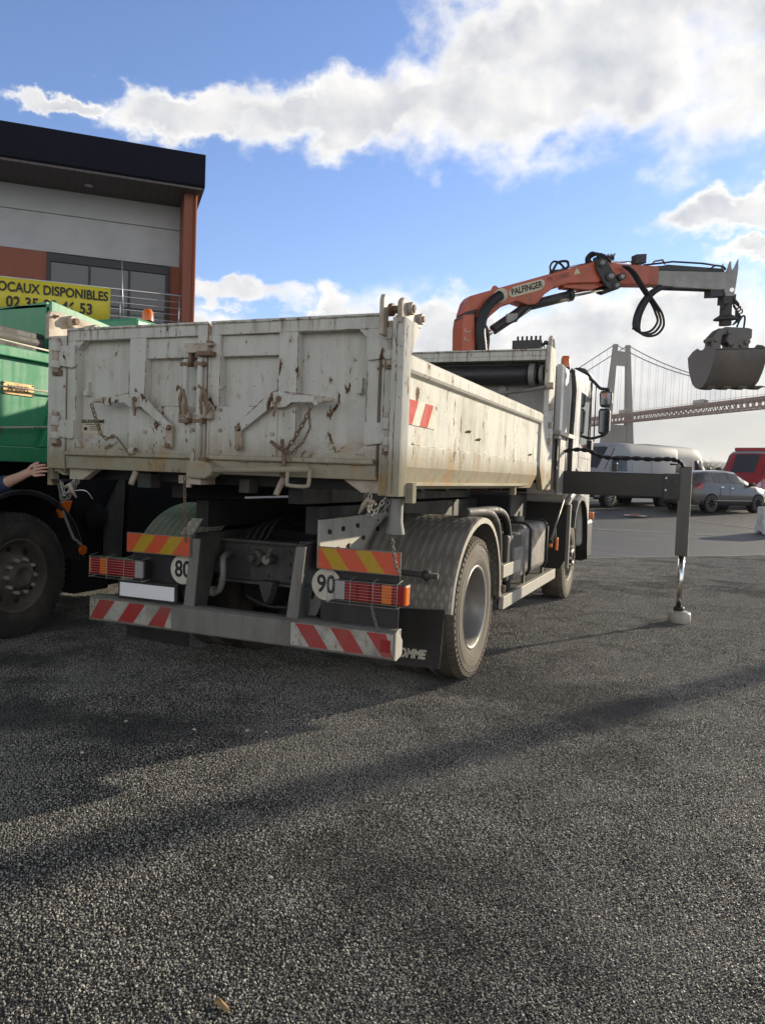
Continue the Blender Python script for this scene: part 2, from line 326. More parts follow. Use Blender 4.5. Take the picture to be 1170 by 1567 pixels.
# ------------------------------------------------------------------ mesh helpers
XF = [None]
def swing(p):
    """crane frame: the boom swings about 40 degrees forward of square; side-view stations -> metres along it"""
    x, y, z = p; u_ = x+2.6; s_ = 1.055*u_+.1*u_*u_; w_ = (y-9)*1.08
    return Vector((-2.6+.761*s_-.649*w_, 9+.649*s_+.761*w_, z+(z-1.5)*.096*u_))
class MB:
    def __init__(s): s.v = []; s.f = []; s.m = []; s.mats = []; s.sm = []
    def mi(s, m):
        if m not in s.mats: s.mats.append(m)
        return s.mats.index(m)
    def add(s, vs, fs, m, smooth=False):
        o = len(s.v); s.v += [Vector(p) for p in vs]; k = s.mi(m)
        for f in fs: s.f.append([i+o for i in f]); s.m.append(k); s.sm.append(smooth)
        return s
    def box(s, x0, x1, y0, y1, z0, z1, m='chassis'):
        x0, x1 = sorted((x0, x1)); y0, y1 = sorted((y0, y1)); z0, z1 = sorted((z0, z1))
        vs = [(x, y, z) for z in (z0, z1) for y in (y0, y1) for x in (x0, x1)]
        return s.add(vs, [(0, 2, 3, 1), (4, 5, 7, 6), (0, 1, 5, 4), (2, 6, 7, 3), (0, 4, 6, 2), (1, 3, 7, 5)], m)
    def bar(s, p, q, wx, wy, m='chassis', upv=(0, 0, 1)):
        p, q = Vector(p), Vector(q); d_ = (q-p).normalized(); uu = Vector(upv)
        if abs(d_.dot(uu)) > .98: uu = Vector((0, 1, 0))
        a = d_.cross(uu).normalized()*wx/2; b_ = a.cross(d_).normalized()*wy/2
        vs = [e+i*a+j*b_ for e in (p, q) for j in (-1, 1) for i in (-1, 1)]
        return s.add(vs, [(0, 2, 3, 1), (4, 5, 7, 6), (0, 1, 5, 4), (2, 6, 7, 3), (0, 4, 6, 2), (1, 3, 7, 5)], m)
    def prism(s, poly, axis, a0, a1, m='chassis', smooth=False):
        """poly: 2D outline in the two other axes (order x,y,z minus axis), extruded from a0 to a1"""
        def P(p, a): return {'x': (a, p[0], p[1]), 'y': (p[0], a, p[1]), 'z': (p[0], p[1], a)}[axis]
        n = len(poly); vs = [P(p, a0) for p in poly]+[P(p, a1) for p in poly]
        fs = [list(range(n))[::-1], list(range(n, 2*n))]+[(i, (i+1) % n, n+(i+1) % n, n+i) for i in range(n)]
        return s.add(vs, fs, m, smooth)
    def tube(s, pts, r, m='chassis', n=10, closed=False, smooth=True, cap=True):
        pts = [Vector(p) for p in pts]; N = len(pts); rr = r if isinstance(r, (list, tuple)) else [r]*N
        t0 = (pts[1]-pts[0]).normalized(); ref = Vector((0, 0, 1)) if abs(t0.z) < .9 else Vector((0, 1, 0))
        a = t0.cross(ref).normalized(); vs = []; o = []
        for i, p in enumerate(pts):
            if closed: t = (pts[(i+1) % N]-pts[i-1]).normalized()
            else: t = (pts[min(i+1, N-1)]-pts[max(i-1, 0)]).normalized()
            a = (a-a.dot(t)*t).normalized(); b_ = t.cross(a)
            vs += [p+rr[i]*(cos(2*pi*k/n)*a+sin(2*pi*k/n)*b_) for k in range(n)]
        fs = []
        for i in range(N if closed else N-1):
            j = (i+1) % N
            fs += [(i*n+k, i*n+(k+1) % n, j*n+(k+1) % n, j*n+k) for k in range(n)]
        s.add(vs, fs, m, smooth)
        if not closed and cap:
            o_ = len(s.v)-len(vs)
            s.f += [[o_+k for k in range(n)][::-1], [o_+(N-1)*n+k for k in range(n)]]; s.m += [s.mi(m)]*2; s.sm += [False]*2
        return s
    def cyl(s, p, q, r, m='chassis', n=20, r2=None): return s.tube([p, q], [r, r if r2 is None else r2], m, n)
    def lathe(s, prof, c, axis='x', m='chassis', n=40, smooth=True):
        """prof: (along, radius) pairs revolved about axis through c"""
        c = Vector(c); vs = []
        for a, r in prof:
            for k in range(n):
                t = 2*pi*k/n; q = {'x': (a, r*cos(t), r*sin(t)), 'y': (r*cos(t), a, r*sin(t)), 'z': (r*cos(t), r*sin(t), a)}[axis]
                vs.append(c+Vector(q))
        fs = [(i*n+k, i*n+(k+1) % n, (i+1)*n+(k+1) % n, (i+1)*n+k) for i in range(len(prof)-1) for k in range(n)]
        return s.add(vs, fs, m, smooth)
    def sweep(s, path, prof, m='chassis', smooth=False):
        """path in the YZ plane (y,z); prof list of (x, outward offset)"""
        N = len(path); vs = []
        for i, (y, z) in enumerate(path):
            y0, z0 = path[max(i-1, 0)]; y1, z1 = path[min(i+1, N-1)]
            t = Vector((y1-y0, z1-z0)).normalized(); nn = Vector((-t.y, t.x))
            vs += [(x, y+nn.x*o, z+nn.y*o) for x, o in prof]
        k = len(prof)
        fs = [(i*k+j, i*k+(j+1) % k, (i+1)*k+(j+1) % k, (i+1)*k+j) for i in range(N-1) for j in range(k)]
        fs += [list(range(k))[::-1], [(N-1)*k+j for j in range(k)]]
        return s.add(vs, fs, m, smooth)
    def build_pieces(s, name, parent=None, **kw):
        """each connected piece becomes an object of its own"""
        par = list(range(len(s.v)))
        def find(a):
            while par[a] != a: par[a] = par[par[a]]; a = par[a]
            return a
        for f in s.f:
            for i in f[1:]: par[find(i)] = find(f[0])
        groups = {}
        for k, f in enumerate(s.f): groups.setdefault(find(f[0]), []).append(k)
        out = []
        for ks in groups.values():
            m_ = MB(); mp = {}
            for k in ks:
                fc = []
                for i in s.f[k]:
                    if i not in mp: mp[i] = len(m_.v); m_.v.append(s.v[i])
                    fc.append(mp[i])
                m_.f.append(fc); m_.m.append(m_.mi(s.mats[s.m[k]])); m_.sm.append(s.sm[k])
            out.append(m_.build(name, parent, **kw))
        return out[0]
    def build(s, name, parent=None, bevel=.004, seg=2, loc=None, sub=0, local=False):
        if XF[0]: s.v = [XF[0](v) for v in s.v]
        me = bpy.data.meshes.new(name)
        org = Vector((0, 0, 0)); par = parent
        off = Vector(loc) if loc is not None else Vector((0, 0, 0))
        P = wloc(parent) if parent else Vector((0, 0, 0))
        base = off if loc is not None else P
        if local: P = Vector((0, 0, 0)); base = off
        me.from_pydata([tuple(v-base) for v in s.v], [], s.f)
        for m in s.mats: me.materials.append(MATS[m])
        me.polygons.foreach_set('material_index', s.m); me.polygons.foreach_set('use_smooth', s.sm)
        me.update()
        import bmesh
        bm = bmesh.new(); bm.from_mesh(me); bmesh.ops.recalc_face_normals(bm, faces=bm.faces); bm.to_mesh(me); bm.free()
        o = bpy.data.objects.new(name, me); COL.objects.link(o)
        o.location = base-P
        if parent: o.parent = parent
        if bevel:
            b = o.modifiers.new('bevel', 'BEVEL'); b.width = bevel; b.segments = seg; b.limit_method = 'ANGLE'; b.angle_limit = radians(35)
            b.use_clamp_overlap = True
        if sub:
            b = o.modifiers.new('sub', 'SUBSURF'); b.levels = sub; b.render_levels = sub
        return o
def wloc(o):
    v = Vector((0, 0, 0))
    while o is not None: v += o.location; o = o.parent
    return v
def tag(o, label=None, cat=None, group=None, kind=None):
    for k, v in (('label', label), ('category', cat), ('group', group), ('kind', kind)):
        if v: o[k] = v
    return o
def empty(name, loc, label, cat, group=None, rz=0):
    o = bpy.data.objects.new(name, None); COL.objects.link(o); o.location = loc; o.rotation_euler = (0, 0, rz)
    o.empty_display_size = .2
    return tag(o, label, cat, group)
def copy_tree(o, parent=None, loc=None):
    c = o.copy(); COL.objects.link(c)
    if parent: c.parent = parent
    if loc is not None: c.location = loc
    for ch in list(o.children): copy_tree(ch, c)
    return c
def text(name, body, size, loc, xdir, ydir, m, parent=None, bold=0.0, shear=0, align='CENTER', spacing=1.0, sx=1.0, thick=.0015, local=False):
    cu = bpy.data.curves.new(name, 'FONT'); cu.body = body; cu.size = size; cu.align_x = align; cu.align_y = 'CENTER'
    cu.offset = bold; cu.extrude = thick; cu.shear = shear; cu.space_character = spacing
    t = bpy.data.objects.new(name, cu); COL.objects.link(t)
    bpy.context.view_layer.update()
    me = bpy.data.meshes.new_from_object(t.evaluated_get(bpy.context.evaluated_depsgraph_get()))
    bpy.data.objects.remove(t)
    me.name = name; me.materials.clear(); me.materials.append(MATS[m])
    if XF[0]:
        l0 = Vector(loc); xdir = XF[0](l0+Vector(xdir)*.01)-XF[0](l0); ydir = XF[0](l0+Vector(ydir)*.01)-XF[0](l0); loc = XF[0](l0); size = size
    X = Vector(xdir).normalized(); Y = Vector(ydir).normalized(); Z = X.cross(Y)
    base = wloc(parent) if parent and not local else Vector((0, 0, 0))
    rot = Matrix((X*sx, Y, Z)).transposed()
    for v in me.vertices: v.co = rot @ v.co
    o = bpy.data.objects.new(name, me); COL.objects.link(o)
    o.location = Vector(loc)-base
    if parent: o.parent = parent
    return o
def chain(mb, pts, link=.034, r=.0035, m='rust_metal'):
    pts = [Vector(p) for p in pts]
    segs = []; L = 0
    for a, b in zip(pts, pts[1:]): segs.append((L, (b-a).length, a, b)); L += (b-a).length
    n = max(2, int(L/(link*.78)))
    for i in range(n):
        s0 = (i+.5)*L/n
        for l0, ln, a, b in segs:
            if l0 <= s0 <= l0+ln: c = a.lerp(b, (s0-l0)/ln); t = (b-a).normalized(); break
        ref = Vector((0, 1, 0)) if abs(t.y) < .9 else Vector((0, 0, 1))
        p = t.cross(ref).normalized()
        if i % 2: p = t.cross(p).normalized()
        ring = []
        for k in range(10):
            an = 2*pi*k/10; ring.append(c+t*cos(an)*link*.5+p*sin(an)*link*.28)
        mb.tube(ring, r, m, 5, closed=True)
def arc(cx, cy, r, a0, a1, n):
    return [(cx+r*cos(radians(a0+(a1-a0)*i/n)), cy+r*sin(radians(a0+(a1-a0)*i/n))) for i in range(n+1)]
def smooth_path(pts, k=6):
    pts = [Vector(p) for p in pts]; o = []
    for i in range(len(pts)-1):
        p0, p1, p2, p3 = pts[max(i-1, 0)], pts[i], pts[i+1], pts[min(i+2, len(pts)-1)]
        for j in range(k):
            t = j/k
            o.append(.5*((2*p1)+(-p0+p2)*t+(2*p0-5*p1+4*p2-p3)*t*t+(-p0+3*p1-3*p2+p3)*t**3))
    o.append(pts[-1]); return o


# ------------------------------------------------------------------ ground: one sheet out to the river plain
FH = Vector((-sin(YAW), cos(YAW))); RH = Vector((cos(YAW), sin(YAW)))
def gz(s_):
    pts = [(-1e5, 0), (17, 0), (24, .26), (28.5, .50), (33, .64), (60, .80), (260, .2), (1e5, .2)]
    for (a, za), (b, zb) in zip(pts, pts[1:]):
        if a <= s_ <= b: t = (s_-a)/(b-a); return za+(zb-za)*t
def ground_z(x, y): return gz(x*FH.x+y*FH.y)
ss = [-60, -20, -5, 0, 5, 10, 15, 17, 18.5, 20, 22, 24, 26, 28.5, 31, 33, 40, 50, 60, 100, 160, 260, 500, 900, 2000, 3800]
rr = [-3800, -1500, -300, -80, -40, -20, -10, 0, 10, 20, 40, 80, 300, 1500, 3800]
vs = []; fs = []
for s_ in ss:
    for r_ in rr:
        p = FH*s_+RH*r_; vs.append((p.x, p.y, gz(s_)))
n_ = len(rr)
for i in range(len(ss)-1):
    for j in range(n_-1): fs.append((i*n_+j, i*n_+j+1, (i+1)*n_+j+1, (i+1)*n_+j))
gmb = MB(); gmb.add(vs, fs, 'asphalt', True); tag(gmb.build('ground', bevel=0), kind='structure')
# loose-textured aggregate of the fresh asphalt: one object, a tile of broken stone repeated over the near yard
rn = random.Random(3); TS, NS = .5, 49; vs = []; fs = []; pit = TS/NS
for i in range(NS):
    for j in range(NS):
        if rn.random() < .10: continue
        x_ = -TS/2+(i+.5+rn.uniform(-.38, .38))*pit; y_ = -TS/2+(j+.5+rn.uniform(-.38, .38))*pit
        r_ = pit*rn.uniform(.36, .68); h_ = rn.uniform(.0010, .0045); a0 = rn.uniform(0, 6.28); el_ = rn.uniform(.6, 1.0); n0 = len(vs); tx, ty = rn.uniform(-.5, .5), rn.uniform(-.5, .5)
        ca, sa = cos(a0), sin(a0); pts = [(cos(2*pi*k/5+rn.uniform(-.35, .35)), sin(2*pi*k/5+rn.uniform(-.35, .35))) for k in range(5)]
        for f_, z_ in ((1.0, -.002), (.55, h_)):
            for (a, b_) in pts:
                u_, v_ = a*r_*f_, b_*r_*f_*el_
                vs.append((x_+u_*ca-v_*sa, y_+u_*sa+v_*ca, z_+((u_*tx+v_*ty) if z_ > 0 else 0)))
        fs.append(tuple(n0+5+k for k in range(5)))
        fs += [(n0+k, n0+(k+1) % 5, n0+5+(k+1) % 5, n0+5+k) for k in range(5)]
me = bpy.data.meshes.new('asphalt_aggregate'); me.from_pydata(vs, [], fs); me.materials.append(MATS['aggregate'])
agg = bpy.data.objects.new('asphalt_aggregate', me); COL.objects.link(agg); tag(agg, 'coarse stone aggregate on the surface of the fresh dark asphalt', 'asphalt aggregate', kind='stuff')
pm = bpy.data.meshes.new('tile_points'); del pm
ng = bpy.data.node_groups.new('repeat_tile', 'GeometryNodeTree')
ng.interface.new_socket('Geometry', in_out='INPUT', socket_type='NodeSocketGeometry'); ng.interface.new_socket('Geometry', in_out='OUTPUT', socket_type='NodeSocketGeometry')
gi = ng.nodes.new('NodeGroupInput'); go = ng.nodes.new('NodeGroupOutput'); gr = ng.nodes.new('GeometryNodeMeshGrid')
NXT, NYT = 36, 23
gr.inputs['Size X'].default_value = (NXT-1)*TS; gr.inputs['Size Y'].default_value = (NYT-1)*TS; gr.inputs['Vertices X'].default_value = NXT; gr.inputs['Vertices Y'].default_value = NYT
iop = ng.nodes.new('GeometryNodeInstanceOnPoints'); rv_ = ng.nodes.new('FunctionNodeRandomValue'); rv_.data_type = 'INT'
[i for i in rv_.inputs if i.name == 'Min' and i.type == 'INT'][0].default_value = 0; [i for i in rv_.inputs if i.name == 'Max' and i.type == 'INT'][0].default_value = 3
ml = ng.nodes.new('ShaderNodeMath'); ml.operation = 'MULTIPLY'; ml.inputs[1].default_value = pi/2; cx_ = ng.nodes.new('ShaderNodeCombineXYZ')
ng.links.new([o_ for o_ in rv_.outputs if o_.type == 'INT'][0], ml.inputs[0]); ng.links.new(ml.outputs[0], cx_.inputs[2])
ng.links.new(gr.outputs['Mesh'], iop.inputs['Points']); ng.links.new(gi.outputs[0], iop.inputs['Instance']); ng.links.new(cx_.outputs[0], iop.inputs['Rotation']); ng.links.new(iop.outputs[0], go.inputs[0])
md = agg.modifiers.new('repeat', 'NODES'); md.node_group = ng
jd = Vector((1.3+2.11, 19.19-15.52)).normalized(); jn = Vector((-jd.y, jd.x)); dj = Vector((-2.11, 15.52)).dot(jn)   # laid square to the joint
ac = jn*(dj-.04-NYT*TS/2)+jd*7.0; agg.location = (ac.x, ac.y, 0.0); agg.rotation_euler = (0, 0, atan2(jd.y, jd.x))
# loose pebbles and bits lying on the asphalt
rn = random.Random(5); peb0 = None
for i, (x_, y_, lab) in enumerate(((-2.62, 3.62, 'largest white pebble on the shaded asphalt behind the bumper'), (-2.35, 3.75, 'small pale pebble lying in the truck shadow, nearest the lit edge'), (-2.24, 3.78, 'tiny white chip at the edge of the truck shadow'),
        (-3.05, 3.55, 'pale chip deep in the truck shadow on the left'), (-3.4, 3.9, 'small white pebble furthest into the shade under the bumper'), (-1.40, 2.42, 'white pebble alone on the sunlit asphalt below the pole shadow'), (-2.9, 3.05, 'small pebble near the left edge of the truck shadow'))):
    if peb0 is None:
        mb = MB(); mb.lathe([(-.004, .002), (-.002, .009), (.002, .010), (.006, .006), (.008, .001)], (0, 0, 0), 'z', 'white_fresh', 7, False); pb_ = peb0 = mb.build('pebble', bevel=0)
    else: pb_ = peb0.copy(); COL.objects.link(pb_)
    tag(pb_, lab, 'pebble', 'pale pebbles scattered on the asphalt'); pb_.location = (x_, y_, .004); pb_.rotation_euler = (0, 0, i*1.3); pb_.scale = (rn.uniform(.7, 1.5), rn.uniform(.6, 1.1), rn.uniform(.6, 1.0))
mb = MB(); vs = [(-.035, -.008, .004), (-.01, -.014, .009), (.03, -.006, .006), (.038, .004, .010), (.005, .012, .005), (-.03, .006, .009), (0, 0, .013)]
mb.add(vs, [(i, (i+1) % 6, 6) for i in range(6)], 'brass'); lf = mb.build('dry_leaf', bevel=0); q_ = lf.modifiers.new('t', 'SOLIDIFY'); q_.thickness = .0012
lf.location = (-1.165, 1.77, .002); lf.rotation_euler = (0, 0, -.5); tag(lf, 'small dry orange leaf at the very bottom of the asphalt', 'leaf')
# thin joint where the new asphalt ends
k1, k2 = Vector((-2.11, 15.52)), Vector((1.3, 19.19)); kd = (k2-k1).normalized(); kn = Vector((-kd.y, kd.x))
mb = MB(); vs = []; fs = []
for i in range(40):
    t = -8+i*1.1; c = k1+kd*t
    for o_ in (-.035, .035):
        p = c+kn*o_; vs.append((p.x, p.y, ground_z(p.x, p.y)+.006))
for i in range(39): fs.append((2*i, 2*i+1, 2*i+3, 2*i+2))
mb.add(vs, fs, 'kerb_concrete'); tag(mb.build('road_joint', bevel=0), kind='structure')
def paint(name, a, b, wd, m='road_paint'):
    a, b = Vector(a), Vector(b); dd = (b-a); L = dd.length; dd.normalize(); nn = Vector((-dd.y, dd.x)); k = max(2, int(L/1.0))
    mb = MB(); vs = []
    for i in range(k+1):
        c = a+dd*L*i/k
        for o_ in (-wd/2, wd/2):
            p = c+nn*o_; vs.append((p.x, p.y, ground_z(p.x, p.y)+.012))
    mb.add(vs, [(2*i, 2*i+1, 2*i+3, 2*i+2) for i in range(k)], m)
    return tag(mb.build(name, bevel=0), kind='structure')
paint('painted_line', (-5.5, 21.5), (.3, 23.0), .10)
paint('painted_line', (-.2, 27.6), (2.9, 25.2), .10)
paint('painted_line', (-6.2, 25.6), (-3.0, 24.2), .08)

# far bank hills
mb = MB(); vs = []; fs = []
NA, ND = 90, 12
for i in range(NA+1):
    a = radians(-75+i*130/NA)
    for j in range(ND+1):
        dist = 1300+j*160
        h = (1-cos(min(1, j/7)*pi))/2
        hh = 78+9*sin(i*.35)+6*sin(i*.9+1)+2.5*sin(i*2.3)+(10 if i < 40 else 0)
        vs.append((sin(a)*dist, cos(a)*dist, h*hh+random.uniform(-1.5, 1.5)*h))
for i in range(NA):
    for j in range(ND): q = i*(ND+1)+j; fs.append((q, q+1, q+ND+2, q+ND+1))
mb.add(vs, fs, 'hill', True); tag(mb.build('hills', bevel=0), kind='structure')

# trees and bushes between the yard and the river
def tree(px, dist, h, wd, label, seed, bushy=True):
    rn = random.Random(seed)
    az_ = math.atan((px-585)/1183)-YAW
    x, y = sin(az_)*dist, cos(az_)*dist; z = ground_z(x, y)
    root = empty('bare_tree' if not bushy else 'riverside_tree', (x, y, z), label, 'tree', 'trees between the yard and the far bank')
    t = MB(); t.tube([(x, y, z-.2), (x+.1, y, z+h*.3), (x, y+.1, z+h*.6)], [h*.035, h*.025, h*.01], 'bark', 7)
    tips = []
    for k in range(9):
        a = rn.uniform(0, 2*pi); r = wd*.5*rn.uniform(.5, .95); b0 = Vector((x, y, z+h*rn.uniform(.15, .5)))
        e = Vector((x+cos(a)*r, y+sin(a)*r, z+h*rn.uniform(.45, .95))); tips.append(e)
        t.tube([b0, b0.lerp(e, .5)+Vector((0, 0, h*.04)), e], [h*.014, h*.009, h*.003], 'bark', 5)
    t.build('trunk', root, bevel=0)
    c = MB()
    for k in range(2600 if bushy else 1300):
        tp = rn.choice(tips)+Vector((0, 0, 0)); s_ = wd*.16
        p = tp+Vector((rn.gauss(0, s_), rn.gauss(0, s_), rn.gauss(0, h*.10)))
        if p.z < z+.15: continue
        q = h*.022*rn.uniform(.5, 1.2); n1 = Vector((rn.uniform(-1, 1), rn.uniform(-1, 1), rn.uniform(-1, 1))).normalized(); n2 = n1.orthogonal().normalized()
        c.add([p-n1*q, p+n2*q*.6, p+n1*q, p-n2*q*.6], [(0, 1, 2, 3)], 'foliage')
    c.build('crown', root, bevel=0)
tree(1046, 118, 3.6, 6.0, 'brown bushy tree nearest the white van on the river side', 1)
tree(1064, 150, 5.4, 6.0, 'tall thin brown tree between the parked white and red vans', 2, False)
tree(1083, 135, 4.6, 8.5, 'widest round brown tree rising in the gap between the vans', 3)
tree(1100, 160, 4.4, 7.0, 'low brown tree close to the front of the red van', 4)
tree(1120, 125, 3.2, 7.0, 'low shrubby tree partly behind the red van', 5)
tree(1010, 140, 4.2, 9.0, 'shrubby tree behind the white vans', 6)

# ------------------------------------------------------------------ suspension bridge at its real distance
T = Vector((-75.5, 719.0, 0)); bd = Vector((.60, -.80, 0)); tv = Vector((.80, .60, 0))
bridge = empty('suspension_bridge', T, 'grey suspension bridge with twin leg pylon and dark red deck beyond the vans', 'bridge')
def leg(sg):
    mb = MB(); vs = []
    for z, off, hw in ((0, 15.5, 3.6), (40, 11.5, 3.2), (62, 10.2, 2.7), (124, 6.1, 1.7)):
        for a, b_ in ((-1, -1), (1, -1), (1, 1), (-1, 1)):
            vs.append(T+tv*(sg*off+a*hw)+bd*(b_*hw*1.1)+Vector((0, 0, z)))
    fs = [(4*i+k, 4*i+(k+1) % 4, 4*i+4+(k+1) % 4, 4*i+4+k) for i in range(3) for k in range(4)]+[(3, 2, 1, 0), (12, 13, 14, 15)]
    mb.add(vs, fs, 'bridge_concrete'); return mb.build('pylon_leg', bridge, bevel=.15, seg=1)
leg(-1); leg(1)
mb = MB()
def slab(mb, o0, o1, z0, z1, hw, m='bridge_concrete', o0b=None, o1b=None):
    o0b = o0 if o0b is None else o0b; o1b = o1 if o1b is None else o1b
    vs = [T+tv*o+bd*b_+Vector((0, 0, z)) for z, (p, q) in ((z0, (o0b, o1b)), (z1, (o0, o1))) for b_ in (-hw, hw) for o in (p, q)]
    mb.add(vs, [(0, 2, 3, 1), (4, 5, 7, 6), (0, 1, 5, 4), (2, 6, 7, 3), (0, 4, 6, 2), (1, 3, 7, 5)], m)
slab(mb, -5, 5, 105.5, 118, 1.5, o0b=-6, o1b=6); mb.build('cross_beam', bridge, bevel=.1, seg=1)
mb = MB(); slab(mb, -9, 9, 0, 53, 2.2, o0b=-14, o1b=14); mb.build('lower_wall', bridge, bevel=.1, seg=1)
DZ = 58.0
def bp(s_, o, z): return T+bd*s_+tv*o+Vector((0, 0, z))
mb = MB()
s0, s1, st = -260, 330, 6.0
mb.bar(bp(s0, 0, DZ+3.2), bp(s1, 0, DZ+3.2), 13, .8, 'bridge_steel')
for o in (-6.3, 6.3):
    mb.bar(bp(s0, o, DZ+3.0), bp(s1, o, DZ+3.0), .9, 1.7, 'bridge_steel')
    mb.bar(bp(s0, o, DZ-2.8), bp(s1, o, DZ-2.8), .8, .9, 'bridge_steel')
    mb.bar(bp(s0, o, DZ+4.9), bp(s1, o, DZ+4.9), .12, .2, 'bridge_steel')
    k = s0
    while k < s1:
        mb.bar(bp(k, o, DZ-2.8), bp(k+st/2, o, DZ+2.4), .5, .55, 'bridge_steel')
        mb.bar(bp(k+st/2, o, DZ+2.4), bp(k+st, o, DZ-2.8), .5, .55, 'bridge_steel')
        mb.bar(bp(k, o, DZ+3), bp(k, o, DZ+4.9), .15, .15, 'bridge_steel')
        k += st
k = s0
while k < s1: mb.bar(bp(k, -6.3, DZ-2.8), bp(k, 6.3, DZ-2.8), .5, .5, 'bridge_steel'); k += st
mb.build('truss_deck', bridge, bevel=0)
def cz(s_):
    if s_ >= 0: return 63+61*((260-s_)/260)**2
    return 124-.20*(-s_)-.0000*s_*s_
hang = None
for o in (-6.3, 6.3):
    mb = MB(); mb.tube([bp(s_, o*(1 if abs(s_) > 1 else 1), cz(s_)) for s_ in range(-300, 331, 10)], .42, 'cable', 6); mb.build('main_cable', bridge, bevel=0)
    for s_ in list(range(-156, -4, 13))+list(range(12, 320, 11)):
        h = MB(); h.cyl(bp(s_, o, DZ+3), bp(s_, o, cz(s_)), .085, 'cable', 4); h.build('hanger', bridge, bevel=0)
for (s_, L, lab) in ((14, 12, 'distant dark lorry crossing the bridge deck right beside the pylon'), (118, 15, 'distant grey articulated lorry on the bridge deck just below the hanging grab')):
    c = bp(s_, -3, DZ+3.65)
    lo = empty('lorry', c, lab, 'lorry', 'lorries crossing the bridge')
    mb = MB(); mb.bar(c-bd*L*.5+Vector((0, 0, 2.3)), c+bd*L*.30+Vector((0, 0, 2.3)), 2.5, 2.9, 'arm_grey'); mb.build('cargo_box', lo, bevel=.05)
    mb = MB(); mb.bar(c+bd*L*.34+Vector((0, 0, 1.8)), c+bd*L*.5+Vector((0, 0, 1.8)), 2.4, 2.4, 'bridge_concrete'); mb.build('cab', lo, bevel=.2)
    mb = MB()
    for q in (-.4, -.3, .2, .42): mb.cyl(c+bd*L*q-tv*1.2+Vector((0, 0, .5)), c+bd*L*q+tv*1.2+Vector((0, 0, .5)), .5, 'tyre', 12)
    mb.bar(c-bd*L*.45+Vector((0, 0, .8)), c+bd*L*.48+Vector((0, 0, .8)), 1.6, .2, 'chassis'); mb.build('chassis', lo, bevel=0)

# ------------------------------------------------------------------ office building on the left
bl = empty('office_building', (-12.53, 16.67, 0), 'modern two storey building with dark fascia, grey panels and red brown cladding', 'building', rz=radians(42.2))
X0 = -16.0
mb = MB(); mb.prism([(-.42, 8.61), (-.42, 9.38), (11, 8.6), (11, 8.5), (-.36, 8.56)], 'x', X0, .26, 'navy_fascia')
mb.build('roof', bl, local=True, bevel=.01)
mb = MB(); mb.box(X0, .22, -.38, 10.8, 8.50, 8.555, 'soffit'); sf = mb.build('soffit', bl, local=True, bevel=0)
for q in (-2.51, -6.5, -10.5):
    mb = MB(); mb.lathe([(0, .07), (0, .10), (-.02, .10), (-.02, 0.0)], (q, .5, 8.50), 'z', 'inox', 20); mb.build('downlight', bl, local=True, bevel=0)
for z0, z1 in ((6.90, 7.87), (7.885, 8.50)):
    mb = MB(); mb.box(X0, -.20, 1.2, 1.3, z0, z1, 'grey_panel'); mb.build('facade_panel', bl, local=True, bevel=.006)
mb = MB(); mb.box(X0, -.2, 1.24, 1.4, 3.0, 8.5, 'dark_frame')
mb.box(X0, -.03, 8.9, 9.0, 0, 8.5, 'grey_panel'); mb.build('wall', bl, local=True, bevel=0)
mb = MB(); mb.box(-.21, .03, 0, 9.0, 0, 8.52, 'wood_cladding'); mb.build('end_wall', bl, local=True, bevel=.01)
mb = MB(); mb.cyl((.07, -.02, 0), (.07, -.02, 8.5), .045, 'wood_cladding', 12); mb.build('downpipe', bl, local=True, bevel=0)
for a, b_ in ((X0, -3.5), (-.46, -.21)):
    mb = MB(); mb.box(a, b_, 1.195, 1.24, 4.9, 6.895, 'wood_cladding'); mb.build('cladding', bl, local=True, bevel=0)
mb = MB(); mb.box(X0, -.21, .9, 1.24, 0, 4.7, 'wood_cladding'); mb.build('ground_floor_wall', bl, local=True, bevel=0)
wf = MB()
wf.box(-3.5, -.46, 1.14, 1.22, 6.66, 6.86, 'dark_frame'); wf.box(-3.5, -.46, 1.14, 1.22, 4.90, 4.98, 'dark_frame')
for x_ in (-3.5, -2.50, -1.51, -.56): wf.box(x_, x_+(.10 if x_ in (-3.5, -.56) else .06), 1.14, 1.22, 4.98, 6.66, 'dark_frame')
wn = wf.build('window', bl, local=True, bevel=.004)
for a, b_ in ((-3.40, -2.50), (-2.44, -1.51), (-1.45, -.56)):
    mb = MB(); mb.box(a, b_, 1.19, 1.20, 4.98, 6.66, 'glass_blue'); mb.build('pane', wn, local=True, bevel=0)
mb = MB(); mb.box(X0, -.21, -.02, 1.2, 4.68, 4.88, 'grey_panel'); mb.build('balcony_floor', bl, local=True, bevel=.01)
mb = MB()
for z_ in (5.89, 5.72, 5.56, 5.40, 5.22, 5.05): mb.cyl((X0, .0, z_), (-.22, .0, z_), .022 if z_ == 5.89 else .010, 'inox', 8)
for x_ in (-.27, -1.7, -3.1, -4.5, -5.9, -7.3): mb.cyl((x_, .02, 4.88), (x_, .02, 5.89), .02, 'inox', 8)
mb.build('railing', bl, local=True, bevel=0)
bn = empty('banner', bl.location, 'yellow banner with dark lettering tied to the balcony railing', 'banner', rz=radians(42.2))
mb = MB(); vs = []; nx = 24
for j, z_ in enumerate((4.98, 5.45, 5.885)):
    for i in range(nx+1):
        x_ = -5.4+3.46*i/nx; vs.append((x_, -.035-.006*sin(i*1.7+j), z_-.012*abs(sin(i*.8))*(1 if j == 2 else 0)))
fs = [(j*(nx+1)+i, j*(nx+1)+i+1, (j+1)*(nx+1)+i+1, (j+1)*(nx+1)+i) for j in range(2) for i in range(nx)]
mb.add(vs, fs, 'banner_yellow', True); o = mb.build('cloth', bn, local=True, bevel=0)
sm_ = o.modifiers.new('thick', 'SOLIDIFY'); sm_.thickness = .003
